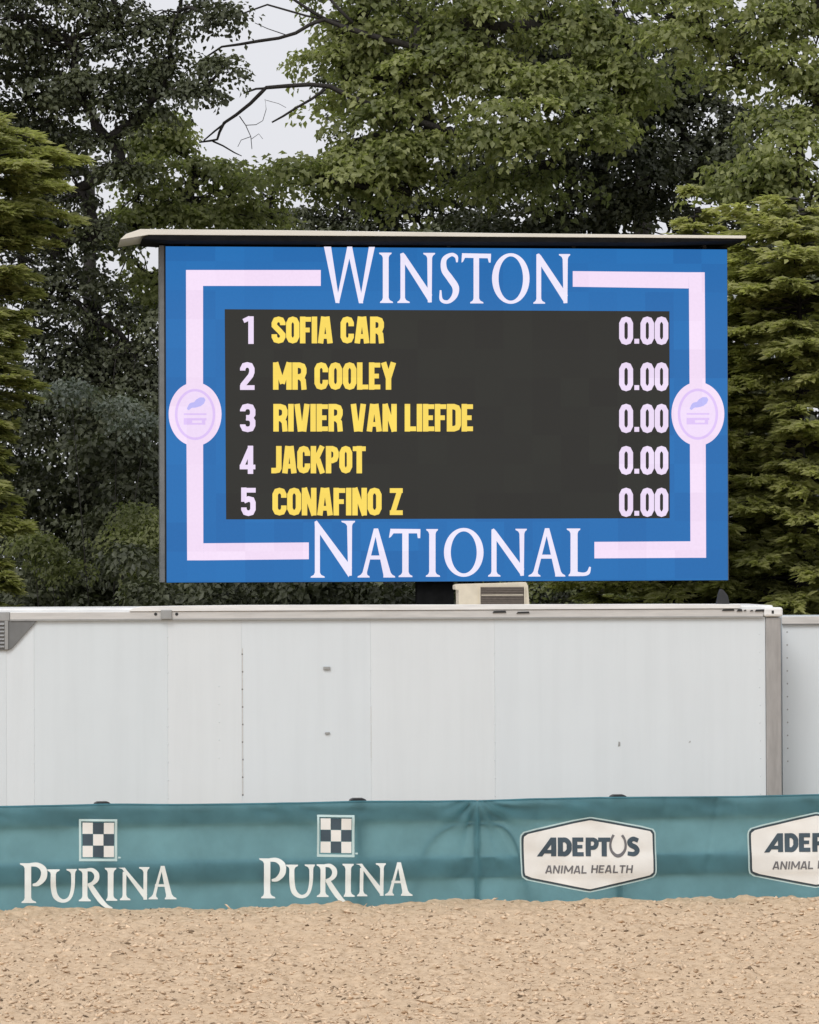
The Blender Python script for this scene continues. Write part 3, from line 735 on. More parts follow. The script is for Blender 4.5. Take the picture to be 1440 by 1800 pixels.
# dark corner gusset with louvres at the left
gus = MB().prism([(TX(-60), TZ(1143, 10)), (TX(15), TZ(1143, 10)), (TX(20), TZ(1141, 10)), (TX(66), TZ(1091, 40)), (TX(-60), TZ(1091, 10))], -0.035, 0.0).build('corner_gusset', M['dark_grey'], trailer, bevel=0.006)
MB().box(TX(8.5), TX(15), -0.055, -0.0352, TZ(1142, 10), TZ(1091.5, 10)).build('gusset_bar', M['mid_grey'], gus, bevel=0.006)
for k in range(7):
    zc = TZ(1097 + 6.6 * k, 10)
    mb = MB(); mb.add([(TX(-58), -0.036, zc + .018), (TX(8), -0.036, zc + .018), (TX(8), -0.065, zc - .01), (TX(-58), -0.065, zc - .01), (TX(-58), -0.036, zc - .016), (TX(8), -0.036, zc - .016)], [(0, 3, 2, 1), (3, 4, 5, 2), (1, 2, 5), (0, 4, 3)])
    mb.build('louvre', M['mid_grey'], gus)
# running gear
MB().box(XL + .6, XR - 1.2, 0.75, 0.87, 0.58, Z0 - 0.002).build('chassis_rail', M['black'], trailer)
MB().box(XL + .6, XR - 1.2, 1.65, 1.77, 0.58, Z0 - 0.002).build('chassis_rail', M['black'], trailer)
for xw in (XL + 1.9, XL + 3.2):
    for yw in (0.12, 2.18):
        w = MB().tube([(xw, yw, .5), (xw, yw + .03, .5), (xw, yw + .27, .5), (xw, yw + .30, .5)], [0.44, 0.5, 0.5, 0.44], 28).build('wheel', M['rubber'], trailer, smooth=False)
        MB().tube([(xw, yw - .012, .5), (xw, yw + .1, .5)], [0.27, 0.24], 24).build('rim', M['alu'], w)
    MB().tube([(xw, .2, .5), (xw, 2.4, .5)], [.06, .06], 10).build('axle', M['black'], trailer)
for yw in (0.5, 1.95):
    MB().box(XR - 3.0, XR - 2.88, yw, yw + .12, 0.0, Z0 - .002).build('landing_leg', M['black'], trailer)
    MB().box(XR - 3.1, XR - 2.78, yw - .08, yw + .2, -0.1, 0.0).build('landing_foot', M['black'], trailer)

# neighbouring trailer at the right edge
PR = Plane(at(1400, 1098, 57.3), tyaw)
tr2 = tag(empty('box_trailer', (PR.o.x, PR.o.y, 0), tyaw), 'second white trailer parked just past the grey corner post, cut by the photo edge', 'trailer')
X0r = PR.loc(1374.3, 1200)[0]; X1r = X0r + 9.0
z1r = PR.loc(1400, 1097)[1]; z2r = PR.loc(1400, 1083.5)[1]
MB().box(X0r + .02, X1r, 0.03, 2.55, Z0, z2r - .01).build('body', M['white_panel'], tr2, bevel=0.01)
for k in range(7):
    MB().box(X0r + .01 + k * 1.22, X0r + 1.222 + k * 1.22, 0.0, 0.028, Z0 + .02, z1r - .004).build('side_panel', M['white_panel_b' if k % 2 else 'white_panel'], tr2, bevel=0.003)
MB().box(X0r, X1r, -0.04, 0.03, z1r, z2r).build('top_rail', M['alu'], tr2, bevel=0.008)
MB().box(X0r, X1r, -0.044, -0.041, z1r - 0.012, z1r + 0.006).build('rail_lip', M['dark_grey'], tr2)
mb = MB(); xx = X0r + .09
for z in np.arange(1.5, z1r - .1, .2):
    mb.add([(xx + .012 * math.cos(k * math.pi / 3), -0.001, z + .014 * math.sin(k * math.pi / 3)) for k in range(6)] + [(xx, -.008, z)], [(k, (k + 1) % 6, 6) for k in range(6)])
mb.build('rivet_row', M['mid_grey'], tr2)['kind'] = 'stuff'
for yw in (0.12, 2.18):
    w = MB().tube([(X0r + 1.6, yw, .5), (X0r + 1.6, yw + .03, .5), (X0r + 1.6, yw + .27, .5), (X0r + 1.6, yw + .3, .5)], [0.44, .5, .5, .44], 28).build('wheel', M['rubber'], tr2)
    MB().tube([(X0r + 1.6, yw - .012, .5), (X0r + 1.6, yw + .1, .5)], [0.27, 0.24], 24).build('rim', M['alu'], w)
MB().box(X0r + .4, X1r - .4, 0.75, 1.75, 0.58, Z0 - .002).build('chassis_rail', M['black'], tr2)

# beige vent box on the trailer roof, below the screen
PV = Plane(at(865, 1060, 57.6), tyaw)
vent = tag(empty('roof_vent_unit', (PV.o.x, PV.o.y, 0), tyaw), 'beige louvred unit on the trailer roof just under the screen', 'vent unit')
vx = lambda px: PV.loc(px, 1045)[0]; vz = lambda py: PV.loc(865, py)[1]
zb = ZR + 0.057
MB().prism([(vx(807), zb), (vx(931), zb), (vx(928.5), vz(1030)), (vx(925), vz(1023.5)), (vx(880), vz(1025)), (vx(806), vz(1026.5)), (vx(801), vz(1029)), (vx(801), vz(1036)), (vx(806.5), vz(1037))], 0.0, 0.62).build('housing', M['beige'], vent, bevel=0.008)
MB().box(vx(845), vx(921), -0.02, -0.001, vz(1062), vz(1032)).build('grille_recess', M['brown_grille'], vent)
for k in range(9):
    zc = vz(1033.5 + 3.1 * k)
    MB().box(vx(846), vx(920), -0.034, -0.021, zc - .008, zc + .006).build('slat', M['beige'] if k == 4 else M['brown_grille'], vent)
MB().box(vx(842.5), vx(844.5), -0.03, -0.001, vz(1062), vz(1031)).build('grille_rim', M['beige'], vent)
MB().box(vx(921.5), vx(923.5), -0.03, -0.001, vz(1062), vz(1031)).build('grille_rim', M['beige'], vent)

# small black bracket standing on the roof
PB = Plane(at(1270, 1060, 57.9), tyaw)
bx_ = lambda px: PB.loc(px, 1050)[0]; bz_ = lambda py: PB.loc(1270, py)[1]
brk = tag(MB().prism([(bx_(1260), zb), (bx_(1283), zb), (bx_(1280), bz_(1047)), (bx_(1272), bz_(1037)), (bx_(1267), bz_(1035)), (bx_(1264), bz_(1043))], 0, 0.12).build('roof_bracket', M['black'], None, bevel=0.01), 'small black pointed bracket on the trailer roof right of the screen corner', 'bracket')
brk.location = (PB.o.x, PB.o.y, 0); brk.rotation_euler = (0, 0, tyaw)

# ---------------------------------------------------------------- the LED scoreboard
syaw = math.radians(6.2)
PS = Plane(at(785, 730, 61.5), syaw)
def S(px, py): return PS.loc(px, py)
board = tag(empty('led_scoreboard', (PS.o.x, PS.o.y, 0), syaw), 'large LED scoreboard with blue border listing five horses, under a cream canopy', 'scoreboard')
C = [S(291, 432.5), S(1278.5, 438), S(1280, 1020), S(293, 1024.5)]
cx0, cx1 = C[3][0], C[1][0]; cz0, cz1 = C[3][1], C[1][1]
MB().box(cx0 - 0.004, cx1 + 0.004, 0.012, 0.55, cz0 - 0.004, cz1 + 0.004).build('cabinet', M['bezel'], board, bevel=0.01)
MB().box(cx0 - 0.105, cx0 - 0.028, -0.03, 0.45, cz0 + .005, cz1 + .01).build('side_bezel', M['dark_grey'], board, bevel=0.008)
MB().box(cx0 - 0.0275, cx0 - 0.005, 0.0, 0.45, cz0 + .005, cz1 + .01).build('side_gap', M['black'], board)
letters(PS, 'display', [strip([(291.2, 433), (293, 1024)], [(1278.3, 438.5), (1279.8, 1019.8)], 1)], M['led_blue'], board, 0.0015)
letters(PS, 'dark_field', [strip([(395, 543.5), (397.5, 913)], [(1177, 547), (1177.5, 911)], 1)], M['led_black'], board, 0.004)
bl = []
T_, Wd = 0, 0
letters(PS, 'border_line', [strip([(327, 474.5), (327.5, 700), (329, 985)], [(357, 474.5), (357, 700), (357.5, 985)]), rect(357, 564, 474.5, 502.5), strip([(357.5, 955), (357.5, 985)], [(543, 953.5), (543, 983)])], M['led_white'], board, 0.004, dz=0)
letters(PS, 'border_line', [strip([(1211, 478.5), (1212.5, 700), (1214, 980.5)], [(1239, 478.5), (1240.5, 700), (1241.5, 980.5)]), strip([(1007, 476.5), (1007, 504)], [(1211, 478.5), (1211, 507)]), strip([(1045, 952.5), (1045, 981.5)], [(1214, 951.5), (1214, 980.5)])], M['led_white'], board, 0.004, dz=0)
for ex, ey in ((343, 728), (1227, 727.5)):
    e = letters(PS, 'emblem', [disc(ex, ey, 46.5, 56)], M['led_white'], board, 0.0045)
    letters(PS, 'emblem_field', [disc(ex, ey + .5, 36, 45.5)], M['led_inner'], e, 0.006)
    letters(PS, 'emblem_ring', [ring(ex, ey + .5, 35.5, 45, 4.5, 4.5)], M['led_lilac'], e, 0.0065)
    letters(PS, 'emblem_horse', [smooth([(ex - 13, ey - 8), (ex - 7, ey - 15), (ex, ey - 16.5), (ex + 6, ey - 20), (ex + 12, ey - 24), (ex + 17, ey - 27)], [4, 9, 10, 14, 13, 5])], M['led_periwinkle'], e, 0.0072)
    letters(PS, 'emblem_bar', [rect(ex - 20, ex + 20, ey - 1.5, ey + 1.5), rect(ex - 20, ex + 20, ey + 7, ey + 11), rect(ex - 20, ex - 5, ey + 11, ey + 18.5), rect(ex + 12, ex + 18, ey + 11, ey + 18.5), rect(ex - 5, ex + 12, ey + 15.5, ey + 18.5)], M['led_lilac'], e, 0.0072)

win = [[strip([(569.5, 433.5), (590, 532.5)], [(582, 433.5), (597, 532.5)]), strip([(610.5, 433.5), (591, 532)], [(619, 433.5), (596, 533)]),
       strip([(610.5, 437), (631, 533)], [(619, 433.5), (638.5, 533)]), strip([(648.5, 434), (632.5, 530)], [(659, 434), (637.5, 533.5)])]]
win.append([stem(673, 683.3, 444, 532.5, (666.5, 688.5), (668, 691))])
win.append([stem(704, 712, 450, 532.5, None, (698.5, 720.5)), strip([(703.5, 446), (704, 452), (755, 532.5)], [(709, 444), (712, 447), (759.8, 518)]), stem(751, 759.7, 444.5, 531.5, (744, 765), None, 752, 759)])
win.append([smooth([(803.5, 461), (802, 451), (793, 447.5), (781, 456), (781, 474), (791, 489), (801, 505), (799, 520), (788, 530.5), (776, 527), (774.5, 510)], [3, 6, 6, 9, 11, 12, 12, 10, 6, 6, 3])])
win.append([strip([(812, 445), (813, 453)], [(863.3, 446), (862, 454)]), strip([(812, 448), (811.3, 461.5)], [(818, 452), (814, 460)]), strip([(857, 452.5), (859.5, 461.5)], [(863.3, 448), (862.5, 461.5)]), stem(832.5, 842.3, 452, 533.3, None, (826.5, 850))])
win.append([ring(898, 489.5, 33, 44.5, 11.5, 5.5)])
win.append([stem(943, 951.5, 452, 533.8, None, (937.5, 958.5)), strip([(943, 447), (943, 455), (993, 533.8)], [(947.5, 445.5), (951, 449), (998.3, 519)]), stem(989, 998.3, 446.5, 532.8, (982.5, 1002.5), None, 990.5, 997.5)])
spell(PS, 'title_lettering', win, M['led_text'], board, 0.006, 'white serif title across the top of the screen')
nat = [[stem(553.5, 562.5, 924, 1015.5, None, (546, 571)), strip([(553, 917), (553.5, 926), (613, 1014.5)], [(557, 915), (562, 922), (619, 998)]), stem(610, 619, 915.5, 1012, (600, 624.3), None, 612, 618.5)]]
def capA(ap, yt, yb, l, r, yc):
    return [stem(ap - 3.5, ap + 3, yt, yb, None, l, l[0] + 6.5, l[1] - 7), stem(ap - 3.5, ap + 4, yt, yb, None, r, r[0] + 1, r[1] - 5.5), strip([(ap - (yc - yt) * .30 + 1, yc), (ap - (yc - yt) * .30 - 1, yc + 7)], [(ap + (yc - yt) * .27 - 1, yc), (ap + (yc - yt) * .27 + 1, yc + 7)])]
nat.append(capA(660.8, 929, 1015.2, (628.5, 650), (674, 694.8), 976.5))
nat.append([strip([(686, 929.5), (687.5, 937.5)], [(739.2, 930), (738, 937.5)]), strip([(686, 932), (683.8, 945.5)], [(693, 936), (687, 944)]), strip([(733, 936), (734.5, 946)], [(739.2, 932), (738.8, 946)]), stem(707.2, 718.3, 936, 1014.5, None, (700.5, 725.3))])
nat.append([stem(754.5, 765.7, 930, 1014, (749.3, 770), (748.5, 773.8))])
nat.append([ring(815.3, 971, 34.8, 43, 12, 6)])
nat.append([stem(864, 873, 936, 1013.6, None, (858, 880)), strip([(864, 931), (864, 938), (917, 1013)], [(868, 929), (872, 933), (921.8, 1000)]), stem(913, 921.8, 929.5, 1012, (906, 926.3), None, 914.5, 921)])
nat.append(capA(961.6, 928.5, 1013.5, (929, 950.3), (976, 994), 975))
nat.append([stem(1003, 1015.5, 929, 1012.8, (996.3, 1020.3), (999.5, 1020)), smooth([(1014, 1008.5), (1026, 1009.5), (1034, 1006.5), (1037.5, 996.5)], [7, 6, 6.5, 3])])
spell(PS, 'title_lettering', nat, M['led_text'], board, 0.006, 'white serif title across the bottom of the screen')
rows = [('1', (427, 446), 'SOFIA CAR', (477.5, 675), 556.5, 603.5), ('2', (422, 447.5), 'MR COOLEY', (480, 696.5), 637, 685), ('3', (422, 449), 'RIVIER VAN LIEFDE', (480.5, 831.5), 710, 758.5),
        ('4', (421.5, 447.5), 'JACKPOT', (477, 643), 784, 832), ('5', (424, 449.5), 'CONAFINO Z', (479, 708), 857.5, 906)]
for n_, (a, b), txt, (c, d), y0, y1 in rows:
    letters(PS, 'row_number', cond(n_, a, y0 - 0.5, b - a, y1 - y0 + 1.5, 9.5), M['led_digit'], board, 0.006)
    spell(PS, 'row_name', word(txt, c, d, y0, y1, 9.6, 1.0), M['led_yellow_core'], board, 0.006, 'yellow name in row ' + n_ + ' of the list')
    g = []
    for k, x in enumerate((1088.5, 1126, 1151)):
        g.append(cond('0', x, y0, 24 if k else 24.5, y1 - y0 + 2.5, 9.3))
    g.append(cond('.', 1112.5, y0, 14, y1 - y0 + 0.5, 8.5))
    spell(PS, 'row_score', g, M['led_digit'], board, 0.006, 'lilac score 0.00 in row ' + n_)
# canopy over the screen
rz0 = S(785, 427)[1]
def RP(px, py): return PS.loc(px, py, -0.75)
can = MB().prism([RP(211, 421), RP(262, 412.5), RP(700, 415), RP(1311.5, 419), RP(1312, 414), RP(870, 409.5), RP(500, 404.5), RP(247, 402.5), RP(222, 411)], -0.75, 0.75).build('canopy', M['cream'], board, bevel=0.006)
PSc = RP
MB().prism([RP(250, 419), RP(300, 422), RP(700, 424), RP(1150, 426), RP(1310.5, 422), RP(1310.5, 420), RP(700, 415.6), RP(262, 413.2)], -0.738, 0.74).build('painted_shade_soffit', M['matte'], can)  # soffit coloured black to stand in for the shade under the canopy
for px in (330, 560, 790, 1010, 1240):
    x = S(px, 430)[0]
    MB().box(x - .03, x + .03, 0.06, 0.4, cz1 + 0.004, RP(px, 424)[1] + .02).build('canopy_bracket', M['black'], board)
MB().box(cx0 - .1, cx1 + .02, 0.1, 0.5, cz1 + 0.0045, RP(785, 424)[1]).build('canopy_beam', M['matte'], board)
MB().box(S(779, 430)[0], S(792, 430)[0], -0.03, 0.09, S(785, 429.5)[1], S(785, 425.5)[1]).build('canopy_clip', M['mid_grey'], board)
# mast and supports carrying the screen
zc0 = cz0 - 0.0045
for a, b in ((735, 800),):
    xa, xb = S(a, 1040)[0], S(b, 1040)[0]
    MB().box(xa, xb, 0.15, 0.45, -0.1, zc0).build('mast', M['matte'], board, bevel=0.01)
MB().box(cx0 + 0.2, cx1 - 0.2, 0.08, 0.14, cz0 - 0.75, cz0 - 0.40).build('cross_beam', M['matte'], board, bevel=0.01)

# ---------------------------------------------------------------- trees
def unit(a):
    return a / (np.linalg.norm(a, axis=-1, keepdims=True) + 1e-9)

def leaves_mesh(name, pos, dirv, nrm, length, width, tint, mat, fold=0.25):
    """kite leaves, two triangles each, folded along the midrib"""
    n = len(pos)
    d = unit(dirv); s = unit(np.cross(d, nrm)); u = np.cross(s, d)
    L = length[:, None]; W = width[:, None]
    base = pos; tip = pos + d * L - u * L * 0.12
    lf = pos + d * L * 0.45 + s * W * 0.5 + u * W * fold; rt = pos + d * L * 0.45 - s * W * 0.5 + u * W * fold
    V = np.stack([base, rt, tip, lf], 1).reshape(-1, 3)
    i = 4 * np.arange(n)
    F = np.stack([np.stack([i, i + 1, i + 2], -1), np.stack([i, i + 2, i + 3], -1)], 1).reshape(-1, 3)
    me = mesh_np(name, V, F, [mat])
    at_ = me.attributes.new('tint', 'FLOAT', 'FACE')
    at_.data.foreach_set('value', np.repeat(np.clip(tint, 0, 1), 2).astype(np.float32))
    return me

def lobes_to_sprays(lobes, r, csz=1.0):
    """each lobe = (px, py, rx, ry, depth, density): clumps on its shell, sprays on the clumps"""
    C, N, T = [], [], []
    for (px, py, rx, ry, d, dens) in lobes:
        c = np.array(at(px, py, d)); k = d / FPX
        R = np.array([rx * k, 0.8 * (rx + ry) * 0.5 * k, ry * k])
        area = R[0] * R[2] * 3.0
        nc = max(3, int(area * 2.9 * dens / csz ** 2))
        dirs = unit(r.normal(size=(nc, 3))); rad = r.uniform(0.35, 1.0, (nc, 1)) ** 0.6
        cc = c + dirs * rad * R
        cr = r.uniform(0.42, 0.98, nc) * csz
        ctint = r.normal(0.5, 0.26, nc)  # random clump tint, spread wide to imitate lit clusters and shaded hollows
        for j in range(nc):
            ns = int(10 * cr[j] ** 1.3 * 2.2) + 3
            dd = unit(r.normal(size=(ns, 3)) + np.array([0, -.25, 0.75]))
            rr = r.uniform(0.3, 1.0, (ns, 1)) ** 0.5
            p = cc[j] + dd * rr * cr[j] * np.array([1.2, 1.2, 0.48])
            C.append(p); N.append(unit(dd + np.array([0, 0, 0.9]))); T.append(np.full(ns, ctint[j]) + r.normal(0, .08, ns))
    return np.vstack(C), np.vstack(N), np.concatenate(T)

def foliage(name, lobes, mat, parent, seed, leaf=0.115, per=15, spread=0.27, tint0=0.0, droop=0.3, csz=1.0):
    r = np.random.default_rng(seed)
    C, N, T = lobes_to_sprays(lobes, r, csz)
    m = len(C)
    pos = np.repeat(C, per, 0); nr = np.repeat(N, per, 0); ti = np.repeat(T, per) + r.normal(0, .13, m * per) + tint0
    # a spray is a drooping fan of leaves in the plane across its normal
    a = unit(np.cross(nr, r.normal(size=nr.shape)))
    q = np.sqrt(r.uniform(0, 1, (m * per, 1)))
    pos = pos + a * q * spread + nr * r.normal(0, .05, (m * per, 1)) - np.array([0, 0, 1.0]) * q ** 2 * spread * droop
    dirv = a * 0.8 + r.normal(0, .45, nr.shape) + np.array([0, 0, -droop])
    nn = nr + r.normal(0, .38, nr.shape)
    ln = leaf * r.uniform(.7, 1.25, m * per)
    me = leaves_mesh(name, pos, dirv, nn, ln, ln * r.uniform(.62, .85, m * per), ti, mat)
    o = link(name, me, parent); o['kind'] = 'stuff'
    return o, C

def limb_tree(root, base, fork, lobes, C, r, r0, nb=26, trunk_pts=None):
    """tapered trunk, limbs to the lobes, thin branches to some sprays; all in world coordinates (root sits at base)"""
    rr = random.Random(int(r0 * 1000) + len(lobes))
    base, fork = Vector(base), Vector(fork)
    pts = [base.lerp(fork, t) + Vector((rr.uniform(-.1, .1) * (t > 0), rr.uniform(-.1, .1) * (t > 0), 0)) for t in (0, .12, .35, .6, .8, 1)]
    tr = MB(); tr.tube(pts, [r0 * 1.35, r0, r0 * .9, r0 * .82, r0 * .75, r0 * .6], 12)
    trunk = tr.build('trunk', M['bark'], root, smooth=True)
    # limbs branch from the fork outwards, each lobe joined to the nearest one already reached
    cen = [at(l[0], l[1], l[4]) for l in lobes]
    nodes = [fork] + cen; par = {}; done = [0]; todo = set(range(1, len(nodes)))
    while todo:
        bst = min(((nodes[i] - nodes[k]).length + 0.35 * (nodes[k] - fork).length, i, k) for i in todo for k in done)
        par[bst[1]] = bst[2]; done.append(bst[1]); todo.remove(bst[1])
    wt = {i: 1 for i in range(len(nodes))}
    for i in reversed(done[1:]): wt[par[i]] += wt[i]
    rad = lambda i: r0 * min(.55, .16 * math.sqrt(wt[i]))
    for i in done[1:]:
        s_, c = nodes[par[i]], nodes[i]; (px, py, rx, ry, d, dens) = lobes[i - 1]
        w0, w1 = min(rad(i) * 1.25, r0 * .55), rad(i) * .8
        L = (c - s_).length
        j1 = s_.lerp(c, .33) + Vector((rr.uniform(-.1, .1), rr.uniform(-.1, .1), rr.uniform(.0, .14))) * L
        j2 = s_.lerp(c, .68) + Vector((rr.uniform(-.1, .1), rr.uniform(-.1, .1), rr.uniform(.0, .12))) * L
        mb = MB(); mb.tube([s_, j1, j2, c], [w0, w0 * .8 + w1 * .2, w0 * .35 + w1 * .65, w1], 7)
        ds = np.linalg.norm(C - np.array(c), axis=1); w = w1
        near = np.where(ds < max(rx, ry) * d / FPX * 1.2)[0]
        for j in rr.sample(list(near), min(len(near), nb)):
            e = Vector(C[j]); st = j2.lerp(c, rr.random())
            k = st.lerp(e, .5) + Vector((rr.uniform(-.15, .15), rr.uniform(-.15, .15), rr.uniform(-.05, .15)))
            mb.tube([st, k, e], [min(w * .4, .02) + .004, min(w * .25, .012) + .003, .004], 4, cap=False)
        mb.build('limb', M['bark'], trunk, smooth=True)
    return trunk

def tree(name, label, group, basepx, d, forkpy, lobes, leafmat, seed, r0=.26, forkpx=None, **kw):
    b = at(basepx, 1000, d); base = Vector((b.x, b.y, -0.1))
    root = tag(empty(name, (0, 0, 0)), label, 'tree', group)
    root.location = base
    bpy.context.view_layer.update()
    o, C = foliage('crown', lobes, M[leafmat], None, seed, **kw)
    trunk = limb_tree(None, base, at(forkpx or basepx, forkpy, d), lobes, C, seed, r0)
    for q in (o, trunk):
        q.parent = root; q.matrix_parent_inverse = Matrix.Translation(-base)
    return root, trunk

G = 'trees standing behind the screen'
# dark backlit tree at the upper left
d = 74.0
A = [(10, 30, 105, 85, d, .95), (120, 70, 95, 80, d, .75), (215, 40, 85, 65, d, .62), (315, 20, 60, 40, d, .62), (375, 35, 26, 22, d - 1, .7), (40, 170, 105, 80, d + 1, .9), (145, 180, 85, 70, d, .75), (235, 145, 50, 50, d + 1, .75), (300, 110, 36, 28, d, .7),
     (240, 215, 42, 36, d, .7), (285, 165, 24, 22, d, .8), (388, 125, 10, 26, d - 1, 1.6), (345, 168, 18, 8, d - 1, 1.6), (60, 260, 100, 60, d + 2, 1.0), (190, 245, 60, 45, d, .55), (140, 330, 45, 60, d + 1, .6), (215, 290, 34, 30, d, .5), (110, 430, 50, 60, d + 2, .3), (170, 420, 35, 50, d + 1, .4), (70, 390, 80, 80, d + 3, .5),
     (0, -120, 160, 110, d, .4), (180, -110, 150, 100, d, .35), (330, -110, 110, 80, d, .35), (100, -280, 200, 120, d, .2), (-150, 100, 120, 150, d, .4), (-120, 320, 110, 130, d, .4)]
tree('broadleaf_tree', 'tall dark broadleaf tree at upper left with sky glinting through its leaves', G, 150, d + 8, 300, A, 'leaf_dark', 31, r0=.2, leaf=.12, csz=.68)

# large olive-green tree in the middle
d = 77.0
B = [(600, 70, 30, 60, d, .95), (640, 40, 85, 65, d, 1.1), (740, 50, 90, 60, d - .5, 1.1), (845, 50, 90, 55, d - 1, 1.1), (950, 50, 90, 60, d - .5, 1.1), (1060, 40, 85, 60, d, 1.0), (700, 140, 80, 60, d - .5, 1.1), (800, 140, 85, 50, d - 1.2, 1.2), (905, 150, 100, 55, d - 1.5, 1.2), (1010, 150, 95, 55, d - 1, 1.1),
     (620, 150, 60, 65, d, 1.0), (605, 255, 52, 45, d - .5, 1.1), (680, 245, 85, 55, d - 1, 1.2), (765, 235, 60, 50, d - .5, 1.0), (900, 225, 95, 55, d - 2, 1.2), (1010, 225, 90, 55, d - 1.4, 1.1), (1090, 190, 60, 60, d - .6, .9), (560, 325, 65, 40, d - 1, 1.1), (640, 330, 85, 50, d - 1, 1.1), (720, 340, 55, 45, d - .5, 1.0), (945, 310, 70, 50, d - .5, .9), (850, 330, 36, 45, d, .35),
     (1120, 100, 70, 60, d, 1.0), (650, -100, 90, 70, d, .5), (800, -120, 130, 80, d, .45), (1000, -110, 130, 80, d, .45), (850, -270, 200, 100, d, .2)]
rB, trunkB = tree('broadleaf_tree', 'broad olive green tree in the middle above the canopy, pale leaf sprays overlapping', G, 1060, d + 8, 130, B, 'leaf_mid', 32, r0=.28, leaf=.15)

# its bare limbs reaching left across the gap of sky
def px_limb(pts, d, dd=0.0):
    mb = MB()
    P = [at(x, y, d + dd * i) for i, (x, y, w) in enumerate(pts)]
    mb.tube(P, [w * 0.5 * d / FPX for *_, w in pts], 7)
    return mb
for pts in ([(900, 120, 16), (760, 90, 13), (650, 62, 11), (600, 46, 9), (570, 34, 8), (545, 43, 7), (520, 58, 6.5), (490, 67, 6), (455, 72, 6), (420, 78, 5), (390, 82, 4), (355, 105, 3), (325, 128, 2)],
            [(572, 34, 7), (545, 18, 6), (515, -2, 5), (490, -20, 4)], [(620, 40, 7), (600, 20, 6), (580, -2, 5)],
            [(600, 38, 4), (540, 28, 4), (470, 8, 3.5), (420, 26, 3), (390, 30, 2)], [(505, 62, 2), (470, 50, 1.5), (448, 40, 1.2)],
            [(880, 260, 15), (740, 215, 12), (660, 188, 11), (612, 168, 10), (580, 152, 9), (545, 148.5, 8), (505, 151, 7.5), (468, 154, 7), (458, 164, 7), (440, 182, 6.5), (415, 202, 6), (394, 216, 5.5), (386, 232, 5), (382, 245, 4.5), (372, 247, 4), (350, 250, 3)],
            [(468, 155, 4.5), (450, 156, 4), (428, 164, 3)], [(396, 216, 4), (378, 230, 3.5), (358, 247, 2.5)], [(374, 248, 3.5), (392, 256, 3), (412, 268, 2.5), (425, 274, 1.5)],
            [(572, 156, 5.5), (548, 174, 5), (520, 190, 4.5), (498, 204, 4), (478, 215, 3)],
            [(421, 204, 2), (432, 220, 1.6), (441, 240, 1.4), (443, 262, 1.2)], [(432, 220, 1.5), (450, 219, 1.3), (462, 212, 1.2), (468, 192, 1.1), (466, 174, 1)], [(441, 240, 1.4), (424, 246, 1.2), (418, 258, 1)], [(441, 245, 1.2), (455, 235, 1), (462, 244, .9)], [(468, 176, 1), (490, 182, .9), (503, 189, .8)]):
    px_limb(pts, d - 1.0).build('limb', M['bark'], trunkB, smooth=True)

# lighter tree left of the middle, lower and farther
d = 80.0
D = [(290, 230, 26, 20, d - 1, .9), (265, 275, 30, 24, d - 1, .8), (300, 258, 26, 24, d - 1, .9), (345, 300, 45, 34, d - 1, .9), (250, 330, 70, 45, d - 2, 1.1), (330, 345, 60, 45, d - 1.5, .9), (410, 330, 60, 45, d - 1, .9), (480, 340, 60, 50, d, .9), (230, 395, 55, 30, d - 2, .8), (290, 395, 60, 30, d - 2, .9), (390, 385, 90, 35, d - 1, 1.0), (480, 390, 80, 35, d - .5, 1.0),
     (225, 455, 50, 42, d - 2, .9), (270, 490, 60, 55, d - 2, 1.0), (250, 560, 60, 55, d - 1, .8), (350, 480, 80, 60, d, .7), (450, 480, 80, 60, d, .6)]
tree('broadleaf_tree', 'lower green tree whose crown fills the gap left of the canopy', G, 330, d, 420, D, 'leaf_mid', 33, r0=.18, leaf=.14, tint0=-.06)
# tree at the upper right
d = 74.5
Cc = [(1170, 30, 60, 55, d, 1.0), (1230, 60, 70, 50, d - .5, 1.1), (1320, 40, 80, 55, d - 1, 1.1), (1420, 40, 80, 65, d - .8, 1.1), (1300, 120, 60, 45, d - .5, .9), (1390, 130, 70, 50, d - 1.2, 1.1), (1450, 190, 60, 70, d - 1, 1.0), (1400, 230, 60, 50, d - 1.5, 1.1), (1325, 310, 60, 40, d - 1.5, 1.1), (1410, 300, 70, 45, d - 2, 1.2), (1370, 365, 80, 40, d - 1.5, 1.1), (1290, 345, 45, 35, d - 1, .9), (1450, 370, 60, 50, d - 1.5, 1.0),
      (1300, -110, 130, 80, d, .45), (1470, -100, 110, 100, d, .45), (1560, 120, 100, 150, d, .5), (1560, 330, 90, 120, d, .5), (1400, -260, 180, 100, d, .2)]
tree('broadleaf_tree', 'leafy green tree at the upper right corner above the yellow-green conifer', G, 1500, d, 160, Cc, 'leaf_mid', 34, r0=.26, leaf=.15, tint0=-.03)
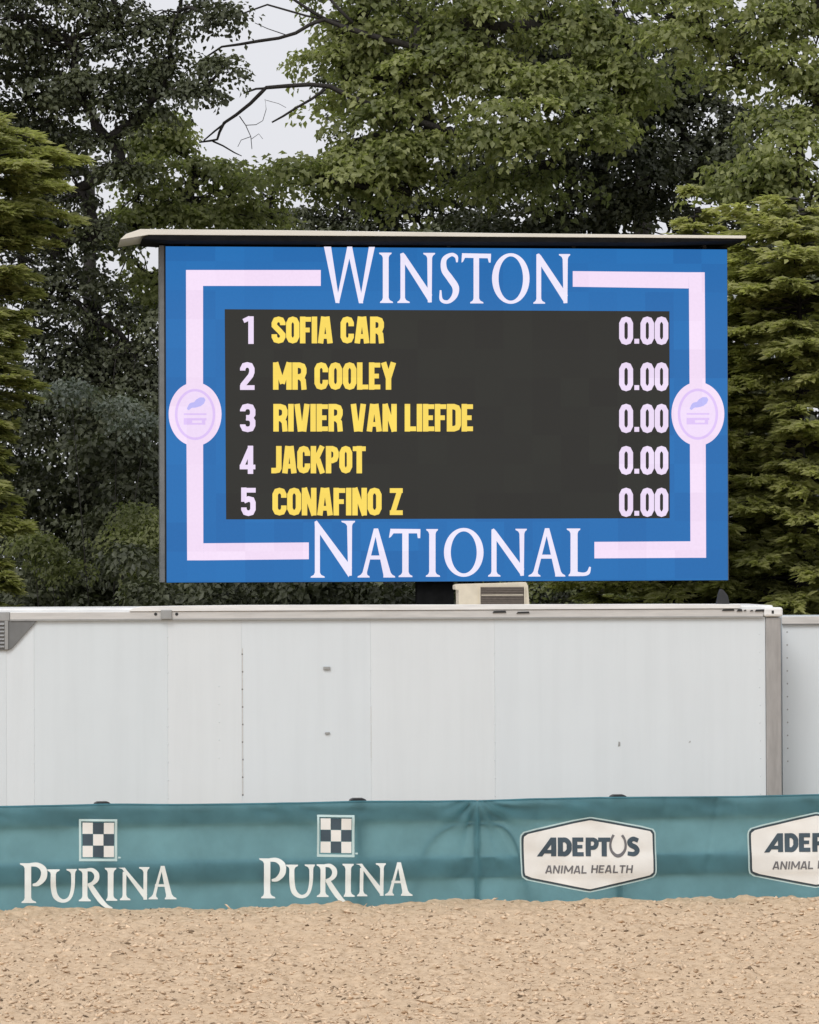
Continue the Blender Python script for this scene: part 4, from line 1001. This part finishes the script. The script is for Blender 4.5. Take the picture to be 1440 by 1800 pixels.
# shaded trees farther back, closing the wood
d = 81.0
E1 = [(1060, 190, 130, 90, d, .9), (1180, 200, 120, 110, d, .95), (980, 300, 130, 80, d, .9), (1120, 320, 130, 80, d - 1, 1.0), (1240, 300, 100, 90, d - 1, 1.0), (1100, 400, 170, 60, d, .8), (930, 400, 120, 50, d, .9), (1000, 90, 110, 70, d, .6), (1200, 80, 120, 80, d, .6), (1080, -60, 200, 90, d, .3), (1215, 180, 60, 60, d, .9), (1340, 220, 80, 70, d, .8), (1330, 420, 120, 60, d, .9)]
tree('broadleaf_tree', 'shaded dark tree deep in the wood right of the middle above the canopy', G, 1130, d + 6, 240, E1, 'leaf_shade_tone', 35, r0=.3, leaf=.14)
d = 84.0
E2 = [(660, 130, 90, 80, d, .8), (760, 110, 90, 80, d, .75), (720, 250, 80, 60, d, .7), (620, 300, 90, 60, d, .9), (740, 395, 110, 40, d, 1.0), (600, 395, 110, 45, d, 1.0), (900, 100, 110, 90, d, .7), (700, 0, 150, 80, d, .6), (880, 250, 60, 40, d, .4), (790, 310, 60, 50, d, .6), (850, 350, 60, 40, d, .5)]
tree('broadleaf_tree', 'shaded tree behind the olive tree, showing between its leaf sprays left of the middle', G, 690, d, 330, E2, 'leaf_shade_tone', 36, r0=.26, leaf=.14)
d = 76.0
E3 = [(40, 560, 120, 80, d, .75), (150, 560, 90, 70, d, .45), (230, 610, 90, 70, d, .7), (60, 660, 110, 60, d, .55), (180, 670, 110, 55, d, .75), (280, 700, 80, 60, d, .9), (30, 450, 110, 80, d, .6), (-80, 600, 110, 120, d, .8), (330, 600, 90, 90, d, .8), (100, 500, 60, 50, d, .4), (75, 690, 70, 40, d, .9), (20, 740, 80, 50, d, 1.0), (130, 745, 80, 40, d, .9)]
tree('broadleaf_tree', 'thin dark tree low at the left, bright sky specks between its twigs', G, 170, d + 4, 560, E3, 'leaf_shade_tone', 37, r0=.14, leaf=.12, csz=.8)

# the dense understory at the foot of the wood, one uncountable mass
def fill(x0, x1, y0, y1, d0, d1, n, seed, mat, name, label, leaf=.14, tint0=0.0):
    r = np.random.default_rng(seed)
    lob = []
    for _ in range(n):
        dd = r.uniform(d0, d1)
        lob.append((r.uniform(x0, x1), r.uniform(y0, y1), r.uniform(50, 100), r.uniform(35, 75), dd, r.uniform(.7, 1.0)))
    o, _c = foliage(name, lob, M[mat], None, seed, leaf=leaf, per=16, tint0=tint0)
    return tag(o, label, 'undergrowth', kind='stuff')
fill(-260, 420, 745, 1180, 71, 84, 90, 41, 'leaf_shade_tone', 'undergrowth', 'dark tangled undergrowth filling the wood left of the screen')
fill(420, 1700, 420, 1200, 90, 96, 85, 42, 'leaf_shade_tone', 'woodland_edge', 'shaded woodland mass behind the screen', leaf=.2)

def bush(name, label, lobes, mat, seed, leaf=.1, tint0=0.0, csz=1.0):
    x = np.mean([l[0] for l in lobes]); d_ = np.mean([l[4] for l in lobes])
    b = at(x, 1000, d_); base = Vector((b.x, b.y, -.1))
    root = tag(empty(name, base), label, 'shrub')
    o, C = foliage('crown', lobes, M[mat], None, seed, leaf=leaf, per=16, tint0=tint0, csz=csz)
    mb = MB(); rr = random.Random(seed)
    for l in lobes:
        c = at(l[0], l[1], l[4]); w = .022
        mb.tube([base + Vector((rr.uniform(-.2, .2), 0, 0)), base.lerp(c, .5) + Vector((rr.uniform(-.3, .3), 0, 0)), c], [w, w * .6, w * .25], 6)
    st = mb.build('stem', M['bark'], None, smooth=True)
    for q in (o, st):
        q.parent = root; q.matrix_parent_inverse = Matrix.Translation(-base)
    return root
bush('shrub', 'yellow-green shrub at the lower left edge of the screen', [(255, 905, 36, 34, 69, 1.1), (262, 960, 42, 42, 69, 1.2), (285, 930, 45, 60, 69.5, 1.1), (275, 1000, 40, 30, 69, .8)], 'leaf_shrub', 51, csz=.8)
bush('shrub', 'pale grey-green shrub halfway up the left edge of the screen', [(258, 748, 18, 8, 70, 1.3), (205, 718, 12, 6, 70.5, 1.0), (125, 690, 8, 5, 70.5, .9)], 'leaf_pale', 52, csz=.6)
bush('shrub', 'small leafy sapling with pale leaves low in the undergrowth at left', [(88, 978, 14, 8, 69.5, .8), (120, 1005, 12, 8, 69.5, .8), (60, 955, 8, 8, 69.5, .6)], 'leaf_shrub', 53, tint0=.05, csz=.5)
bush('shrub', 'green bushes showing under the screen to the right of the vent unit', [(980, 1050, 60, 40, 72, 1.0), (1070, 1045, 70, 45, 72, 1.0), (1160, 1045, 70, 45, 72, 1.0), (1240, 1050, 70, 45, 72, 1.0), (1100, 1120, 130, 60, 72, .8)], 'leaf_shrub', 54, tint0=-.15)

# ---------------------------------------------------------------- conifers
def conifer(label, trunkpx, d, toppy, radius, seed, zmin=0.5, tint0=0.0, step=.23, lean=0.0, bl=.2):
    """radius(py) -> bough reach in photo pixels"""
    r = np.random.default_rng(seed)
    top = at(trunkpx, toppy, d); base = Vector((top.x - lean, d, -.1))
    root = tag(empty('conifer_tree', base), label, 'tree', 'conifers flanking the screen')
    P, Dv, Nn, Ln, Ti = [], [], [], [], []
    mbs = MB()
    z = zmin
    while z < top.z - .05:
        py = HORIZON - (z - CAM_H) / d * FPX
        reach = radius(py) * d / FPX
        nb = 6 + int(reach > 1.2) * 2
        a0 = r.uniform(0, 6.28)
        fz = (z - base.z) / (top.z - base.z)
        cx = base.x + (top.x - base.x) * fz
        for b in range(nb):
            az = a0 + b * 6.283 / nb + r.normal(0, .25); L = reach * r.uniform(.55, 1.15)
            zz = z + r.normal(0, .2)
            dirh = np.array([math.cos(az), math.sin(az), 0.0])
            rise = r.uniform(-.12, .42); droop = r.uniform(.10, .55)
            s = np.linspace(0, 1, 7)
            crv = np.array([cx, d, zz]) + dirh * (s * L)[:, None] + np.array([0, 0, 1.0]) * (s * L * rise - droop * L * s ** 2 * .5 + .12 * L * np.clip(s - .75, 0, 1))[:, None]
            mbs.tube([Vector(c) for c in crv[::2]], [.03, .02, .013, .006], 4, cap=False)
            side = np.array([-dirh[1], dirh[0], 0.0])
            nbr = int(9 + L * 11)
            st = r.uniform(.12, 1.0, nbr) ** .8
            btint = r.normal(.5, .12)
            for t_ in st:
                p0 = np.array([np.interp(t_, s, crv[:, k]) for k in range(3)])
                sg = r.choice([-1, 1]); bl_ = (.55 * (1 - t_) + .20) * min(L, 1.6) * r.uniform(.5, 1.0)
                bd = unit(dirh * r.uniform(.6, 1.1) + side * sg * r.uniform(.4, 1.0) + np.array([0, 0, r.uniform(-.15, .18)]))
                n = int(6 + bl_ * 26)
                q = r.uniform(0, 1, n)[:, None]
                p = p0 + bd * q * bl_ + np.array([0, 0, -1.0]) * q ** 2 * .07 + r.normal(0, .018, (n, 3))
                sd_ = unit(np.cross(bd, [0, 0, 1.0]))
                dv = bd + sd_ * r.choice([-1, 1], n)[:, None] * r.uniform(.1, .9, n)[:, None] + r.normal(0, .16, (n, 3))
                P.append(p); Dv.append(dv); Nn.append(np.array([0, 0, 1.0]) + dirh * .55 + r.normal(0, .35, (n, 3)))
                Ln.append(bl * r.uniform(.6, 1.2, n)); Ti.append(btint + tint0 + .22 * (q[:, 0] - .5) + r.normal(0, .1, n) + .15 * (t_ - .5))
        z += step * r.uniform(.8, 1.2)
    P, Dv, Nn = np.vstack(P), np.vstack(Dv), np.vstack(Nn); Ln, Ti = np.concatenate(Ln), np.concatenate(Ti)
    o = link('crown', leaves_mesh('crown', P, Dv, Nn, Ln, Ln * r.uniform(.26, .4, len(Ln)), Ti, M['needle'], .1)); o['kind'] = 'stuff'
    bo = mbs.build('boughs', M['bark'], None, smooth=True); bo['kind'] = 'stuff'
    tk = MB().tube([base, base.lerp(top, .3), base.lerp(top, .7), top], [.17, .13, .07, .012], 9).build('trunk', M['bark'], None, smooth=True)
    for q in (o, bo, tk):
        q.parent = root; q.matrix_parent_inverse = Matrix.Translation(-base)
    return len(P)
conifer('yellow-green layered conifer right of the screen', 1405, 65.5, 362, lambda py: 34 + 145 * min(1, max(0, (py - 372) / 70)) ** .6, 61, zmin=1.2, tint0=.15)
conifer('young conifer whose pointed tip leans out above the canopy right end', 1222, 67.0, 366, lambda py: 30 + 110 * max(0, (py - 372) / 300), 62, zmin=1.5, lean=.5, step=.26, tint0=.25)
conifer('yellow-green conifer with spreading layered boughs at the left edge', -30, 66.0, 205, lambda py: float(np.interp(py, [205, 240, 275, 330, 400, 500, 700, 725, 850, 885, 920, 1100], [20, 120, 180, 150, 120, 95, 85, 45, 45, 95, 70, 60])), 63, zmin=1.5)
fill(250, 830, 1000, 1130, 65, 68.5, 16, 43, 'leaf_shade_tone', 'undergrowth', 'dark low brush filling the gap under the left half of the screen')
